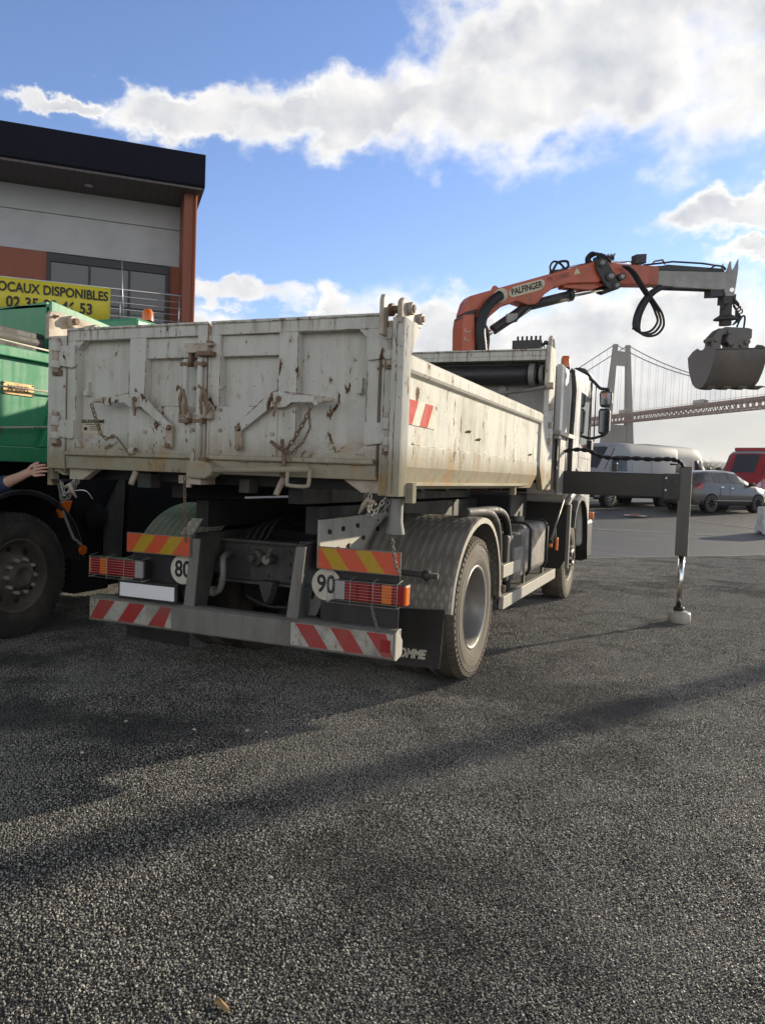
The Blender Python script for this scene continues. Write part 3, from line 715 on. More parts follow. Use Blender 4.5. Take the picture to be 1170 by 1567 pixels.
text('lettering', 'LOCAUX DISPONIBLES', .315, (-3.30, -.055, 5.655), (1, 0, 0), (0, 0, 1), 'ink', bn, bold=.008, spacing=1.02, sx=.80, local=True)
text('lettering', '02 35 00 46 53', .36, (-3.32, -.055, 5.30), (1, 0, 0), (0, 0, 1), 'ink', bn, bold=.010, spacing=1.05, sx=.84, local=True)

# ------------------------------------------------------------------ parked vehicles
def small_wheel(parent, x, y, r, wd, side, m='alloy', spokes=9):
    t = MB(); t.lathe([(-wd/2, r*.62), (-wd/2, r*.93), (-wd*.36, r), (wd*.36, r), (wd/2, r*.93), (wd/2, r*.62)], (x, y, r), 'y', 'tyre', 28)
    w_ = t.build('wheel', parent, local=True, bevel=0, loc=(x, y, r))
    t = MB(); yy = y+side*(wd/2-.03)
    t.lathe([(0, r*.64), (side*.012, r*.60), (side*.0, r*.54)], (x, yy, r), 'y', m, 24)
    t.lathe([(-side*.05, r*.6), (-side*.05, 0)], (x, yy, r), 'y', 'black_plastic', 24)
    for k in range(spokes):
        a = 2*pi*k/spokes; t.bar((x+cos(a)*r*.1, yy-side*.01, r+sin(a)*r*.1), (x+cos(a)*r*.58, yy-side*.005, r+sin(a)*r*.58), .02, .05, m, (0, 1, 0))
    t.lathe([(side*.01, 0), (side*.01, r*.17), (-side*.03, r*.17)], (x, yy, r), 'y', m, 16)
    o = t.build('rim', w_, local=True, bevel=0, loc=(0, 0, 0))
    for v in o.data.vertices: v.co -= Vector((x, y, r))
    return w_
def loft_car(root, st, paint_m, wz=9.0):
    """rounded vehicle shell lofted through cross-sections (x, half width, underside, belt line, roof half width, top)"""
    rings = []
    for (x, w_, zb, bt, wt, zt) in st:
        e = zt-.09 if zt-bt > .16 else bt+(zt-bt)*.5
        m_ = min(e-.01, wz) if zt-bt > .3 else bt+(e-bt)*.6
        f_ = (m_-bt)/max(e-bt, .01); we = wt+(w_-wt)*.10
        h = [(w_*.90, zb), (w_*.985, zb+.10), (w_, (zb+bt)/2), (w_*.985, bt), (w_*.985+(we-w_*.985)*f_, m_), (we, e), (wt*.88, zt-.02), (wt*.45, zt), (0, zt+.008)]
        rings.append([(x, y, z) for y, z in h]+[(x, -y, z) for y, z in h[-2::-1]])
    n = len(rings[0]); N_ = len(rings)
    mb = MB(); vs = [p for r in rings for p in r]
    fs = [(i*n+k, i*n+k+1, (i+1)*n+k+1, (i+1)*n+k) for i in range(N_-1) for k in range(n-1)]
    fs += [(i*n, (i+1)*n, (i+1)*n+n-1, i*n+n-1) for i in range(N_-1)]+[tuple(range(n)), tuple((N_-1)*n+k for k in range(n))[::-1]]
    mb.add(vs, fs, paint_m, True); o = mb.build('body', root, local=True, bevel=0)
    def patch(name, i0, i1, k0, k1, m, u=(0, 1), v=(0, 1), off=.008, mirror=True):
        """glass or trim laid over the shell between stations i0-i1 and ring points k0-k1, inset by u (along) and v (up)"""
        for sd_ in ((1, -1) if mirror else (1,)):
            mb = MB(); P = []
            nu, nv = max(1, (i1-i0))*3, 3
            for a in range(nu+1):
                for b_ in range(nv+1):
                    uu = (u[0]+(u[1]-u[0])*a/nu)*(i1-i0)+i0; vv = (v[0]+(v[1]-v[0])*b_/nv)*(k1-k0)+k0
                    i_ = min(int(uu), N_-2); k_ = min(int(vv), n-2); fu, fv = uu-i_, vv-k_
                    q = [Vector(rings[i_+di][k_+dk]) for di, dk in ((0, 0), (1, 0), (0, 1), (1, 1))]
                    pt = (q[0].lerp(q[1], fu)).lerp(q[2].lerp(q[3], fu), fv); pt = Vector((pt.x, pt.y*sd_, pt.z))
                    nrm = (q[1]-q[0]).cross(q[2]-q[0]); nrm = Vector((nrm.x, nrm.y*sd_, nrm.z)).normalized()
                    cc_ = Vector((pt.x, 0, .9)); nrm = -nrm if nrm.dot(pt-cc_) < 0 else nrm
                    P.append(pt+nrm*off)
            mb.add(P, [(a*(nv+1)+b_, a*(nv+1)+b_+1, (a+1)*(nv+1)+b_+1, (a+1)*(nv+1)+b_) for a in range(nu) for b_ in range(nv)], m, True)
            mb.build(name, root, local=True, bevel=0)
    return patch
def arch(root, x, w_, r):
    for sg in (-1, 1):
        mb = MB(); mb.cyl((x, sg*(w_-.25), r), (x, sg*(w_+.004), r), r*1.13, 'matt_black', 28); mb.build('wheel_arch', root, local=True, bevel=0)
def captur():
    root = empty('parked_car', (.35, 32.4, .55), 'grey hatchback parked behind the stabiliser leg, in front of the red van', 'car')
    root.rotation_euler = (radians(0), radians(-.6), atan2(.773, .637))
    st = [(-2.07, .62, .46, .78, .50, .84), (-2.03, .80, .33, .93, .60, 1.02), (-1.88, .86, .27, 1.03, .62, 1.24), (-1.62, .88, .25, 1.05, .60, 1.45), (-1.20, .885, .24, 1.03, .61, 1.53), (-.30, .885, .24, 1.0, .62, 1.565),
          (.28, .885, .24, .985, .60, 1.52), (.70, .885, .24, .97, .62, 1.33), (1.12, .88, .24, .96, .70, 1.07), (1.35, .87, .24, .94, .70, 1.0), (1.80, .82, .26, .84, .60, .88), (2.02, .70, .33, .68, .5, .74), (2.08, .52, .42, .56, .4, .60)]
    patch = loft_car(root, st, 'car_grey')
    patch('side_window', 3, 4, 3, 5, 'glass_blue', (.15, .95), (.12, .92)); patch('side_window', 4, 5, 3, 5, 'glass_blue', (.08, .97), (.08, .95)); patch('side_window', 5, 7, 3, 5, 'glass_blue', (.03, .97), (.08, .95))
    patch('rear_window', 1, 3, 5, 11, 'glass', (.45, .95), (.10, .90), mirror=False); patch('windscreen', 6, 8, 5, 11, 'glass_blue', (.05, .93), (.06, .94), mirror=False)
    patch('tail_lamp', 1, 3, 2, 4, 'lens_red', (.0, .75), (.30, .62), .012); patch('headlight', 9, 11, 2, 4, 'lens_clear', (.35, .95), (.25, .55), .010)
    patch('sill_trim', 2, 10, 0, 2, 'black_plastic', (.02, .98), (.0, .62), .010); patch('sill_strip', 4, 8, 1, 2, 'chrome', (.02, .98), (.30, .42), .016)
    patch('door_seam', 5, 6, 1, 5, 'matt_black', (.0, .02), (.2, .98), .010); patch('door_seam', 4, 5, 1, 4, 'matt_black', (.42, .44), (.3, .98), .010); patch('door_seam', 8, 9, 1, 3, 'matt_black', (.0, .05), (.3, .9), .010)
    patch('door_handle', 5, 6, 2, 3, 'chrome', (.10, .32), (.72, .80), .018); patch('door_handle', 4, 5, 2, 3, 'chrome', (.45, .62), (.76, .84), .018)
    for sg in (-1, 1): h = MB(); h.box(.74, .90, sg*.84, sg*1.02, .98, 1.12, 'black_plastic'); h.build('wing_mirror', root, local=True, bevel=.03)
    h = MB(); h.box(-2.10, -1.98, -.68, .68, .28, .50, 'black_plastic'); h.build('bumper', root, local=True, bevel=.03)
    h = MB(); h.box(-2.085, -2.05, -.26, .26, .64, .75, 'plate_white'); h.build('number_plate', root, local=True, bevel=0)
    for x_ in (-1.28, 1.32):
        arch(root, x_, .885, .33)
        for sg in (-1, 1): small_wheel(root, x_, sg*.80, .33, .2, sg)
captur()

def van(name, label, loc, hd, paint_m, roof_bar=False, H=2.5, stripe=False, group=None):
    root = empty(name, loc, label, 'van', group, rz=atan2(hd[1], hd[0]))
    st = [(-2.78, .90, .50, 1.10, .82, H-.20), (-2.74, .985, .38, 1.25, .88, H-.06), (-2.60, 1.0, .36, 1.28, .90, H-.01), (-1.0, 1.0, .34, 1.30, .90, H), (.50, 1.0, .34, 1.30, .90, H), (1.15, 1.0, .34, 1.30, .89, H-.03), (1.45, 1.0, .34, 1.30, .84, H-.14),
          (1.80, 1.0, .34, 1.28, .84, (H-.14)*.45+1.44*.55), (2.12, .99, .34, 1.24, .86, 1.43), (2.40, .97, .34, 1.12, .84, 1.26), (2.66, .92, .36, .98, .78, 1.08), (2.80, .84, .40, .82, .7, .90), (2.84, .70, .46, .7, .6, .74)]
    patch = loft_car(root, st, paint_m, 2.02)
    patch('side_window', 4, 7, 3, 4, 'glass', (.18, .93), (.10, .93), .010); patch('windscreen', 6, 8, 5, 11, 'glass_blue', (.05, .95), (.03, .97), .010, mirror=False)
    patch('door_seam', 4, 5, 1, 4, 'matt_black', (.0, .02), (.1, .98), .010); patch('door_seam', 3, 4, 1, 4, 'matt_black', (.12, .13), (.1, .98), .010); patch('sill_trim', 1, 9, 0, 2, 'black_plastic', (.0, 1), (.0, .55), .012)
    patch('headlight', 9, 11, 2, 4, 'lens_clear', (.10, .90), (.3, .7), .012); patch('tail_lamp', 0, 2, 2, 4, 'lens_red', (.35, .8), (.1, .7), .012)
    h = MB(); h.box(2.60, 2.88, -.86, .86, .34, .62, 'black_plastic'); h.build('bumper', root, local=True, bevel=.06)
    h = MB(); h.box(2.80, 2.855, -.50, .50, .66, .82, 'black_plastic'); h.build('grille', root, local=True, bevel=.02)
    for sg in (-1, 1): h = MB(); h.box(1.78, 1.92, sg*1.02, sg*1.22, 1.36, 1.68, 'black_plastic'); h.build('wing_mirror', root, local=True, bevel=.04)
    if stripe: patch('stripe', 3, 8, 2, 3, 'yellow_stripe', (.0, .9), (.62, .76), .012)
    if roof_bar: p = MB(); p.box(.85, 1.15, -.78, .78, H-.03, H+.13, 'van_red'); p.build('roof_light_bar', root, local=True, bevel=.05)
    for x_ in (1.85, -1.75):
        arch(root, x_, 1.0, .35)
        for sg in (-1, 1): small_wheel(root, x_, sg*.91, .35, .22, sg)
    if stripe: patch('roof_panel', 2, 6, 6, 10, 'van_white', (.0, 1), (.0, 1), .006, mirror=False); patch('roof_panel', 5, 7, 5, 6, 'van_white', (.0, .5), (.2, 1), .006)
    return root
van('parked_van', 'white high roof van parked nose towards the yard, behind the stabiliser beam', (-3.30, 32.64, .58), (-.486, -.863), 'van_white', group='white vans parked side by side')
van('parked_van', 'white van mostly hidden behind the other white van, its cab facing away', (-1.75, 37.4, .66), (.45, .89), 'van_white', H=2.55, group='white vans parked side by side')
van('parked_van', 'small white van furthest left, half hidden by the white cab', (-6.2, 37.5, .66), (-.30, -.95), 'van_white', H=2.2, group='white vans parked side by side')
rv = van('parked_van', 'red van with a silver roof front and yellow side stripe at the right edge', (2.25, 38.2, .66), (-.42, -.91), 'van_red', True, 2.45, True)

bk = empty('barrier_block', (1.98, 24.7, ground_z(1.98, 24.7)), 'white plastic traffic barrier block at the right edge of the yard', 'barrier')
mb = MB(); mb.prism([(-.32, 0), (-.32, .22), (-.24, .36), (-.20, .78), (.20, .78), (.24, .36), (.32, .22), (.32, 0), (.18, 0), (.14, .07), (-.14, .07), (-.18, 0)], 'y', -.55, .55, 'concrete_white')
o = mb.build('body', bk, local=True, bevel=.03); bk.rotation_euler = (0, 0, radians(-70))
mb = MB()
for y_ in (-.57, .57): mb.box(-.07, .07, y_-.03, y_+.03, .3, .62, 'concrete_white')
mb.build_pieces('connector', bk, local=True, bevel=.015)
mb = MB(); mb.box(-2.5, -1.8, 27.2, 27.5, .40, .44, 'white_fresh'); mb.box(-2.3, -2.0, 27.05, 27.3, .44, .47, 'van_red')
tag(mb.build('flat_debris', loc=(-2.15, 27.3, .42), bevel=.01), 'flattened red and white board lying on the yard beyond the stabiliser leg', 'debris')

# pole standing outside the frame whose shadow crosses the asphalt
mb = MB(); mb.tube([(7.9, 20.0, 0), (7.9, 20.0, 13.5)], [.165, .15], 'zinc', 16); mb.lathe([(0, .34), (.04, .34), (.04, .2), (.25, .19)], (7.9, 20.0, 0), 'z', 'zinc', 20)
tag(mb.build('mast', loc=(7.9, 20.0, 0), bevel=0), 'tall plain steel mast standing to the right of the yard', 'mast')


# ================================================================== THE TIPPER TRUCK (heads along +Y)
TX = -2.71
truck = empty('tipper_truck', (TX, 6.6, 0), 'white tipper truck with rusty tailgate doors and an orange folding crane behind its cab', 'truck')
XR, XL, YT = -1.47, -3.95, 3.80
def mx(x): return 2*TX-x        # mirror across the truck's centre line

# ---- tipping bed
for sg, nm in ((1, 'side_panel'), (-1, 'side_panel')):
    fx = (lambda x: x) if sg > 0 else mx
    mb = MB()
    prof = [(-1.475, 2.045), (-1.465, 2.06), (-1.465, 2.12), (-1.485, 2.142), (-1.60, 2.142), (-1.60, 2.08), (-1.545, 2.05), (-1.545, 1.47), (-1.60, 1.42),
            (-1.56, 1.42), (-1.505, 1.545), (-1.497, 1.665), (-1.503, 1.668), (-1.503, 2.03)]
    vs = []; n = len(prof)
    for y_ in (3.832, 7.42):
        vs += [(fx(x), y_, z) for x, z in prof]
    mb.add(vs, [list(range(n)), list(range(n, 2*n))[::-1]]+[(i, n+i, n+(i+1) % n, (i+1) % n) for i in range(n)], 'white_paint')
    sp = mb.build(nm, truck, bevel=.006)
    # vertical press lines and the lower angled skirt with its cut front corner
    mb = MB()
    vs = [(fx(-1.506), 3.83, 1.548), (fx(-1.506), 7.40, 1.655), (fx(-1.506), 7.40, 1.60), (fx(-1.565), 7.17, 1.462), (fx(-1.575), 3.83, 1.462), (fx(-1.496), 3.83, 1.548)]
    mb.prism([(3.833, 1.44), (3.833, 1.462), (7.17, 1.462), (6.76, 1.44)], 'x', fx(-1.585), fx(-1.50), 'white_paint')
    mb.prism([(3.833, 1.430), (3.833, 1.44), (6.70, 1.44), (6.70, 1.36), (6.66, 1.36), (6.66, 1.430)], 'x', fx(-1.58), fx(-1.53), 'white_paint')
    mb.build('lower_skirt', sp, bevel=.003)
    mb = MB(); mb.tube([(fx(-1.502), 3.98+i*.06, 1.668+.004*sin(i*1.3)+.003*sin(i*3.1)) for i in range(57)], .0045, 'white_paint', 6); mb.build('weld_seam', sp, bevel=0)
    if sg > 0:
        # red and white reflective sticker
        mb = MB(); mb.box(-1.505, -1.4975, 3.84, 4.36, 1.775, 1.912, 'white_fresh'); st = mb.build('reflective_sticker', truck, bevel=0)
        for y_ in (3.842, 4.095):
            mb = MB(); mb.prism([(y_, 1.776), (y_+.125, 1.776), (y_+.215, 1.911), (y_+.085, 1.911)], 'x', -1.4975, -1.496, 'red_faded'); mb.build('red_stripe', st, bevel=0)
        mb = MB(); mb.box(-1.503, -1.50, 7.22, 7.33, 1.70, 1.80, 'cream'); mb.build('yellow_sticker', truck, bevel=0)
        mb = MB()
        for y_, z_ in ((5.0, 1.80), (5.25, 1.76), (7.0, 1.72)): mb.tube([(-1.502, y_, z_), (-1.485, y_+.03, z_+.012), (-1.485, y_+.07, z_+.014), (-1.502, y_+.09, z_+.004)], .006, 'rust_metal', 6)
        mb.build_pieces('rope_hook', sp, bevel=0)
mb = MB(); mb.box(-3.88, -1.56, 3.90, 7.75, 1.47, 1.50, 'chassis_dust')
for k in range(8): mb.box(-3.80, -1.62, 4.0+k*.5, 4.06+k*.5, 1.40, 1.47, 'chassis')
for x_ in (-3.14, -2.28): mb.box(x_-.05, x_+.05, 4.1, 7.7, 1.30, 1.40, 'chassis')
mb.build('bed_floor', truck, bevel=.004)
# corner posts
for sg in (1, -1):
    fx = (lambda x: x) if sg > 0 else mx
    mb = MB(); mb.prism([(fx(-1.462), 3.715), (fx(-1.462), 3.832), (fx(-1.615), 3.832), (fx(-1.615), 3.80), (fx(-1.528), 3.80), (fx(-1.528), 3.715)] if sg > 0 else [(-3.955, 3.80), (-3.955, 3.985), (-3.805, 3.985), (-3.805, 3.80)], 'z', 1.385 if sg > 0 else 1.46, 2.31, 'white_paint')
    sg > 0 and mb.box(fx(-1.512), fx(-1.500), 3.708, 3.715, 1.40, 2.29, 'white_paint')
    mb.prism([(3.832, 2.13), (3.832, 2.31), (3.93, 2.31), (3.93, 2.26)], 'x', fx(-1.50), fx(-1.462), 'white_paint')
    cp = mb.build('corner_post', truck, bevel=.006)
    # lifting / hinge bracket with bolts on top
    mb = MB()
    xo, xi = fx(-1.475), fx(-1.500)
    mb.prism([(3.70, 2.28), (3.70, 2.385), (3.73, 2.41), (3.78, 2.41), (3.84, 2.40), (3.98, 2.375), (4.01, 2.35), (4.00, 2.30), (3.82, 2.29), (3.74, 2.27)], 'x', xi, xo, 'rusty_white')
    mb.prism([(3.70, 2.22), (3.70, 2.40), (3.715, 2.43), (3.76, 2.43), (3.775, 2.40), (3.775, 2.22)], 'x', fx(-1.60), fx(-1.575), 'rusty_white')
    if sg < 0:
        mb = MB(); mb.prism([(3.78, 2.29), (3.78, 2.44), (3.80, 2.47), (3.86, 2.478), (4.16, 2.462), (4.25, 2.43), (4.25, 2.36), (4.12, 2.29)], 'x', -3.965, -3.935, 'rusty_white')
    bk_ = mb.build('pivot_bracket', cp, bevel=.006)
    if sg < 0:
        for y_, z_, r in ((3.83, 2.44, .014), (3.96, 2.43, .040), (4.17, 2.415, .036)):
            mb = MB(); mb.cyl((-3.94, y_, z_), (-3.895 if r > .02 else -3.93, y_, z_), r, 'rust_metal' if r < .02 else 'rusty_white', 16); mb.cyl((-3.90, y_, z_), (-3.87 if r > .02 else -3.929, y_, z_), r*.6, 'rust_metal', 6); mb.build('pivot_pin', cp, bevel=.003)
        continue
    for y_, z_, r in ((3.80, 2.365, .034), (3.95, 2.340, .030)):
        mb = MB(); mb.cyl((fx(-1.60), y_, z_), (fx(-1.44), y_, z_), r*.62, 'rust_metal', 16); mb.cyl((fx(-1.475), y_, z_), (fx(-1.447), y_, z_), r, 'rusty_white', 16)
        mb.cyl((fx(-1.56), y_, z_), (fx(-1.60), y_, z_), r, 'rust_metal', 16); mb.build('pivot_pin', cp, bevel=.003)
# raised crane-side headboard with posts
mb = MB()
for sg in (1, -1):
    fx = (lambda x: x) if sg > 0 else mx
    mb.prism([(7.42, 1.40), (7.42, 2.10), (7.50, 2.12), (7.60, 2.83), (8.05, 2.83), (8.05, 1.40), (7.44, 1.40)] if False else [(7.42, 1.63), (7.42, 2.13), (7.72, 2.14), (7.72, 2.83), (8.02, 2.83), (8.02, 1.40), (7.60, 1.40)], 'x', fx(-1.53), fx(-1.478), 'white_paint')
hb = mb.build_pieces('headboard_post', truck, bevel=.008)
mb = MB(); mb.box(-3.90, -1.53, 7.95, 8.0, 1.5, 2.69, 'arm_grey'); mb.box(-3.90, -1.53, 7.72, 8.0, 2.69, 2.73, 'white_paint'); mb.box(-3.90, -1.53, 7.72, 7.77, 2.73, 2.785, 'white_paint')
mb.box(-3.90, -1.53, 7.70, 8.02, 2.785, 2.80, 'white_paint')
for x_ in (-3.5, -3.0, -2.5, -2.0): mb.box(x_-.04, x_+.04, 7.91, 7.95, 1.5, 2.68, 'arm_grey')
mb.build('headboard', truck, bevel=.006)
mb = MB(); mb.cyl((-3.86, 7.83, 2.56), (-1.62, 7.83, 2.56), .10, 'black_plastic', 20); tr_ = mb.build('tarpaulin_roll', truck, bevel=0)
mb = MB(); mb.cyl((-1.70, 7.83, 2.56), (-1.64, 7.83, 2.56), .115, 'zinc', 20); mb.cyl((-1.60, 7.83, 2.56), (-1.56, 7.83, 2.56), .09, 'zinc', 20); mb.build('end_cap', tr_, bevel=.004)
mb = MB(); mb.tube([(-2.0, 7.72, 2.36), (-1.7, 7.70, 2.385), (-1.46, 7.70, 2.43)], .018, 'zinc', 8); mb.cyl((-1.50, 7.70, 2.43), (-1.43, 7.70, 2.43), .035, 'rusty_white', 12)
for z_ in (2.20, 2.02, 1.86): mb.box(-1.478, -1.44, 7.74, 7.80, z_, z_+.06, 'rusty_white')
mb.build_pieces('headboard_latch', truck, bevel=.003)
mb = MB(); mb.tube(smooth_path([(-1.50, 7.78, 2.83), (-1.50, 7.79, 2.91), (-1.50, 7.88, 2.92), (-1.50, 7.95, 2.84)], 5), .022, 'white_paint', 8); mb.build('grab_rail', truck, bevel=0)

# ---- tailgate: two side hung doors
FR = 'white_paint'
def door(sgn):
    fx = (lambda x: x) if sgn > 0 else mx
    mb = MB()
    # sgn>0: right door, from centre -2.70 to -1.625
    def B(x0, x1, y0, y1, z0, z1): mb.box(fx(x0), fx(x1), y0, y1, z0, z1, FR)
    B(-2.700, -1.625, 3.862, 3.875, 1.48, 2.34)                     # skin
    B(-2.700, -1.625, 3.800, 3.862, 2.272, 2.350)                   # top rail
    B(-2.700, -1.625, 3.792, 3.80, 2.335, 2.352)                   # lip
    B(-1.700, -1.625, 3.800, 3.862, 1.57, 2.272)                    # outer stile
    B(-2.245, -2.125, 3.800, 3.862, 1.57, 2.272)                    # middle stile
    B(-2.700, -2.635, 3.796, 3.862, 1.50, 2.272)                    # centre stile
    B(-2.635, -2.245, 3.822, 3.862, 2.150, 2.272)                   # shallow header
    B(-2.640, -2.240, 3.790, 3.862, 1.565, 1.858)                   # flush lower plate
    mb.prism([(3.80, 1.57), (3.80, 1.585), (3.862, 1.665), (3.862, 1.57)], 'x', fx(-2.125), fx(-1.70), FR)
    mb.prism([(3.79, 1.545), (3.775, 1.552), (3.775, 1.572), (3.79, 1.578), (3.862, 1.575), (3.862, 1.545)], 'x', fx(-2.70), fx(-1.64), FR)
    mb.prism([(3.805, 1.465), (3.795, 1.545), (3.88, 1.545), (3.88, 1.465)], 'x', fx(-2.70), fx(-1.625), FR)
    # chamfered corner gussets in the outer bay
    for z0, z1 in ((2.272, 2.215), (1.60, 1.66)):
        mb.prism([(fx(-1.70), z0), (fx(-1.76), z0), (fx(-1.70), z1)], 'y', 3.803, 3.86, FR)
    dr = mb.build('tailgate_door', truck, bevel=.004)
    # fold seams beside the outer stile
    mb = MB()
    mb.box(fx(-1.632), fx(-1.625), 3.797, 3.80, 1.48, 2.34, 'rust_metal')
    mb.build('door_gap', dr, bevel=0)
    # hinges
    for z0, z1 in ((2.10, 2.245), (1.65, 1.775)):
        mb = MB(); mb.prism([(fx(-1.70), z1), (fx(-1.57), z1-.004), (fx(-1.57), z0+.02), (fx(-1.60), z0+.012), (fx(-1.685), z0), (fx(-1.70), z0+.01)], 'y', 3.780, 3.80, FR); hp = mb.build('hinge', dr, bevel=.004)
        mb = MB(); x_ = fx(-1.555)
        mb.cyl((x_, 3.775, z0-.03), (x_, 3.775, z1+.05), .022, 'rusty_white', 12)
        mb.cyl((x_, 3.775, z0+.0), (x_, 3.775, z0+.045), .032, FR, 12); mb.cyl((x_, 3.775, z1-.04), (x_, 3.775, z1+.02), .032, FR, 12)
        mb.box(x_-.035, x_+.035, 3.78, 3.80, z0-.045, z0-.01, 'rust_metal'); mb.build('hinge_pin', hp, bevel=.003)
    # lock lever: hub, short arm outward, long arm down to the centre, drop link
    mb = MB(); hx, hz = -2.21, 1.897
    mb.prism([(fx(a), b) for a, b in ((hx-.045, hz+.035), (hx-.01, hz+.048), (hx+.03, hz+.035), (hx+.07, hz+.018), (-1.99, 1.915), (-1.99, 1.878), (hx+.08, hz-.02), (hx+.04, hz-.045), (hx, hz-.05), (hx-.04, hz-.04), (-2.455, 1.712), (-2.485, 1.712), (-2.49, 1.74), (-2.475, 1.755))], 'y', 3.752, 3.772, FR)
    mb.prism([(fx(a), b) for a, b in ((-2.495, 1.745), (-2.45, 1.745), (-2.44, 1.62), (-2.455, 1.603), (-2.48, 1.603), (-2.49, 1.62))], 'y', 3.752, 3.766, 'rusty_white')
    mb.cyl((fx(-2.465), 3.765, 1.622), (fx(-2.465), 3.735, 1.622), .017, 'rust_metal', 12)
    mb.cyl((fx(-2.472), 3.765, 1.732), (fx(-2.472), 3.738, 1.732), .015, 'rust_metal', 12)
    mb.cyl((fx(hx), 3.80, hz), (fx(hx), 3.745, hz), .018, 'rust_metal', 14)
    mb.tube([(fx(hx), 3.74, hz+.01), (fx(hx-.005), 3.735, hz-.02), (fx(hx-.02), 3.735, hz-.10)], .008, 'rust_metal', 8)
    mb.tube([(fx(-2.0), 3.768, 1.895), (fx(-1.88), 3.768, 1.89)], .013, 'rusty_white', 8)
    mb.box(fx(-1.94), fx(-1.975), 3.755, 3.80, 1.875, 1.912, 'rusty_white'); mb.box(fx(-1.97), fx(-2.02), 3.757, 3.77, 1.862, 1.90, FR)
    mb.build('lock_lever', dr, bevel=.003)
    # small fixings
    mb = MB()
    for x_, z_ in ((-2.615, 1.965), (-2.615, 1.84), (-2.615, 1.72), (-2.615, 1.60), (-2.265, 1.705), (-2.27, 1.585)): mb.cyl((fx(x_), 3.80, z_), (fx(x_), 3.778, z_), .012, 'rusty_white', 8)
    mb.box(fx(-1.765), fx(-1.745), 3.84, 3.86, 1.93, 2.02, FR); mb.box(fx(-1.77), fx(-1.74), 3.82, 3.86, 1.93, 1.96, FR)
    mb.build('bolts', dr, bevel=.002)['kind'] = 'stuff'
    # hook and chain
    mb = MB()
    if sgn > 0: chain(mb, [(-2.00, 3.752, 1.865), (-2.045, 3.752, 1.77), (-2.11, 3.75, 1.665), (-2.165, 3.752, 1.60)], .036, .0042); chain(mb, [(-2.02, 3.758, 1.82), (-2.01, 3.757, 1.74), (-2.05, 3.757, 1.66), (-2.12, 3.757, 1.60), (-2.16, 3.757, 1.595)], .024, .0028)
    else: chain(mb, [(-3.545, 3.752, 1.87), (-3.50, 3.752, 1.76), (-3.46, 3.75, 1.68), (-3.42, 3.752, 1.655), (-3.36, 3.752, 1.675)], .036, .0042)
    mb.build('chain', dr, bevel=0)
    mb = MB()
    if sgn > 0: mb.tube([(-2.255, 3.76, 1.66), (-2.20, 3.75, 1.625), (-2.165, 3.75, 1.61)], .011, 'rust_metal', 8); mb.tube([(-2.18, 3.76, 1.67), (-2.165, 3.745, 1.64), (-2.20, 3.745, 1.62)], .008, 'rust_metal', 8); mb.tube([(-2.17, 3.765, 1.60), (-2.17, 3.76, 1.53), (-2.18, 3.76, 1.47)], .014, 'rust_metal', 8); mb.tube([(-2.19, 3.80, 1.46), (-2.22, 3.77, 1.36)], .018, 'rusty_white', 8)
    else: mb.tube([(-3.39, 3.76, 1.67), (-3.34, 3.75, 1.668), (-3.28, 3.76, 1.60), (-3.25, 3.77, 1.56)], .006, 'rust_metal', 8); mb.lathe([(-.02, .022), (0, .026), (.02, .022)], (-3.235, 3.775, 1.585), 'x', 'rusty_white', 14); mb.tube([(-3.23, 3.80, 1.46), (-3.24, 3.77, 1.38)], .018, 'rusty_white', 8)
    mb.build('hook', dr, bevel=0)
    return dr
dR = door(1); dL = door(-1)
mb = MB(); mb.box(-3.725, -3.545, 3.858, 3.8618, 1.695, 1.785, 'cream'); stk = mb.build('maker_plate', dL, bevel=0)
text('lettering', 'PREUDHOMME', .030, (-3.635, 3.856, 1.768), (1, 0, 0), (0, 0, 1), 'ink', dL, bold=.0008, thick=.0005)
mb = MB()
for k, (a, b_) in enumerate(((-3.69, -3.56), (-3.655, -3.56), (-3.66, -3.57), (-3.65, -3.575))): mb.box(a, b_, 3.856, 3.8575, 1.748-k*.012, 1.752-k*.012, 'ink')
mb.box(-3.70, -3.675, 3.856, 3.8575, 1.712, 1.732, 'ink'); mb.build('small_print', dL, bevel=0)
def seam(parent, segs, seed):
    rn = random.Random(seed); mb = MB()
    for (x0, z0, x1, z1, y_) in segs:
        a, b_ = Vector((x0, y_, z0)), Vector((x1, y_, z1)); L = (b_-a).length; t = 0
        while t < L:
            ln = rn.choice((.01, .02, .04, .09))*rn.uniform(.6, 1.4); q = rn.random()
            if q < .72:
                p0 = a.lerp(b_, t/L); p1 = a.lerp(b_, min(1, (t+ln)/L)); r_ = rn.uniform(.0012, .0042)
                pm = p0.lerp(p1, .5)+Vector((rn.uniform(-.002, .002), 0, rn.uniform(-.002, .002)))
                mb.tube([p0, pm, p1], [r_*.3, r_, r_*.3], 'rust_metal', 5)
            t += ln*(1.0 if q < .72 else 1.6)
    o = mb.build('rust_flakes', parent, bevel=0); o['kind'] = 'stuff'
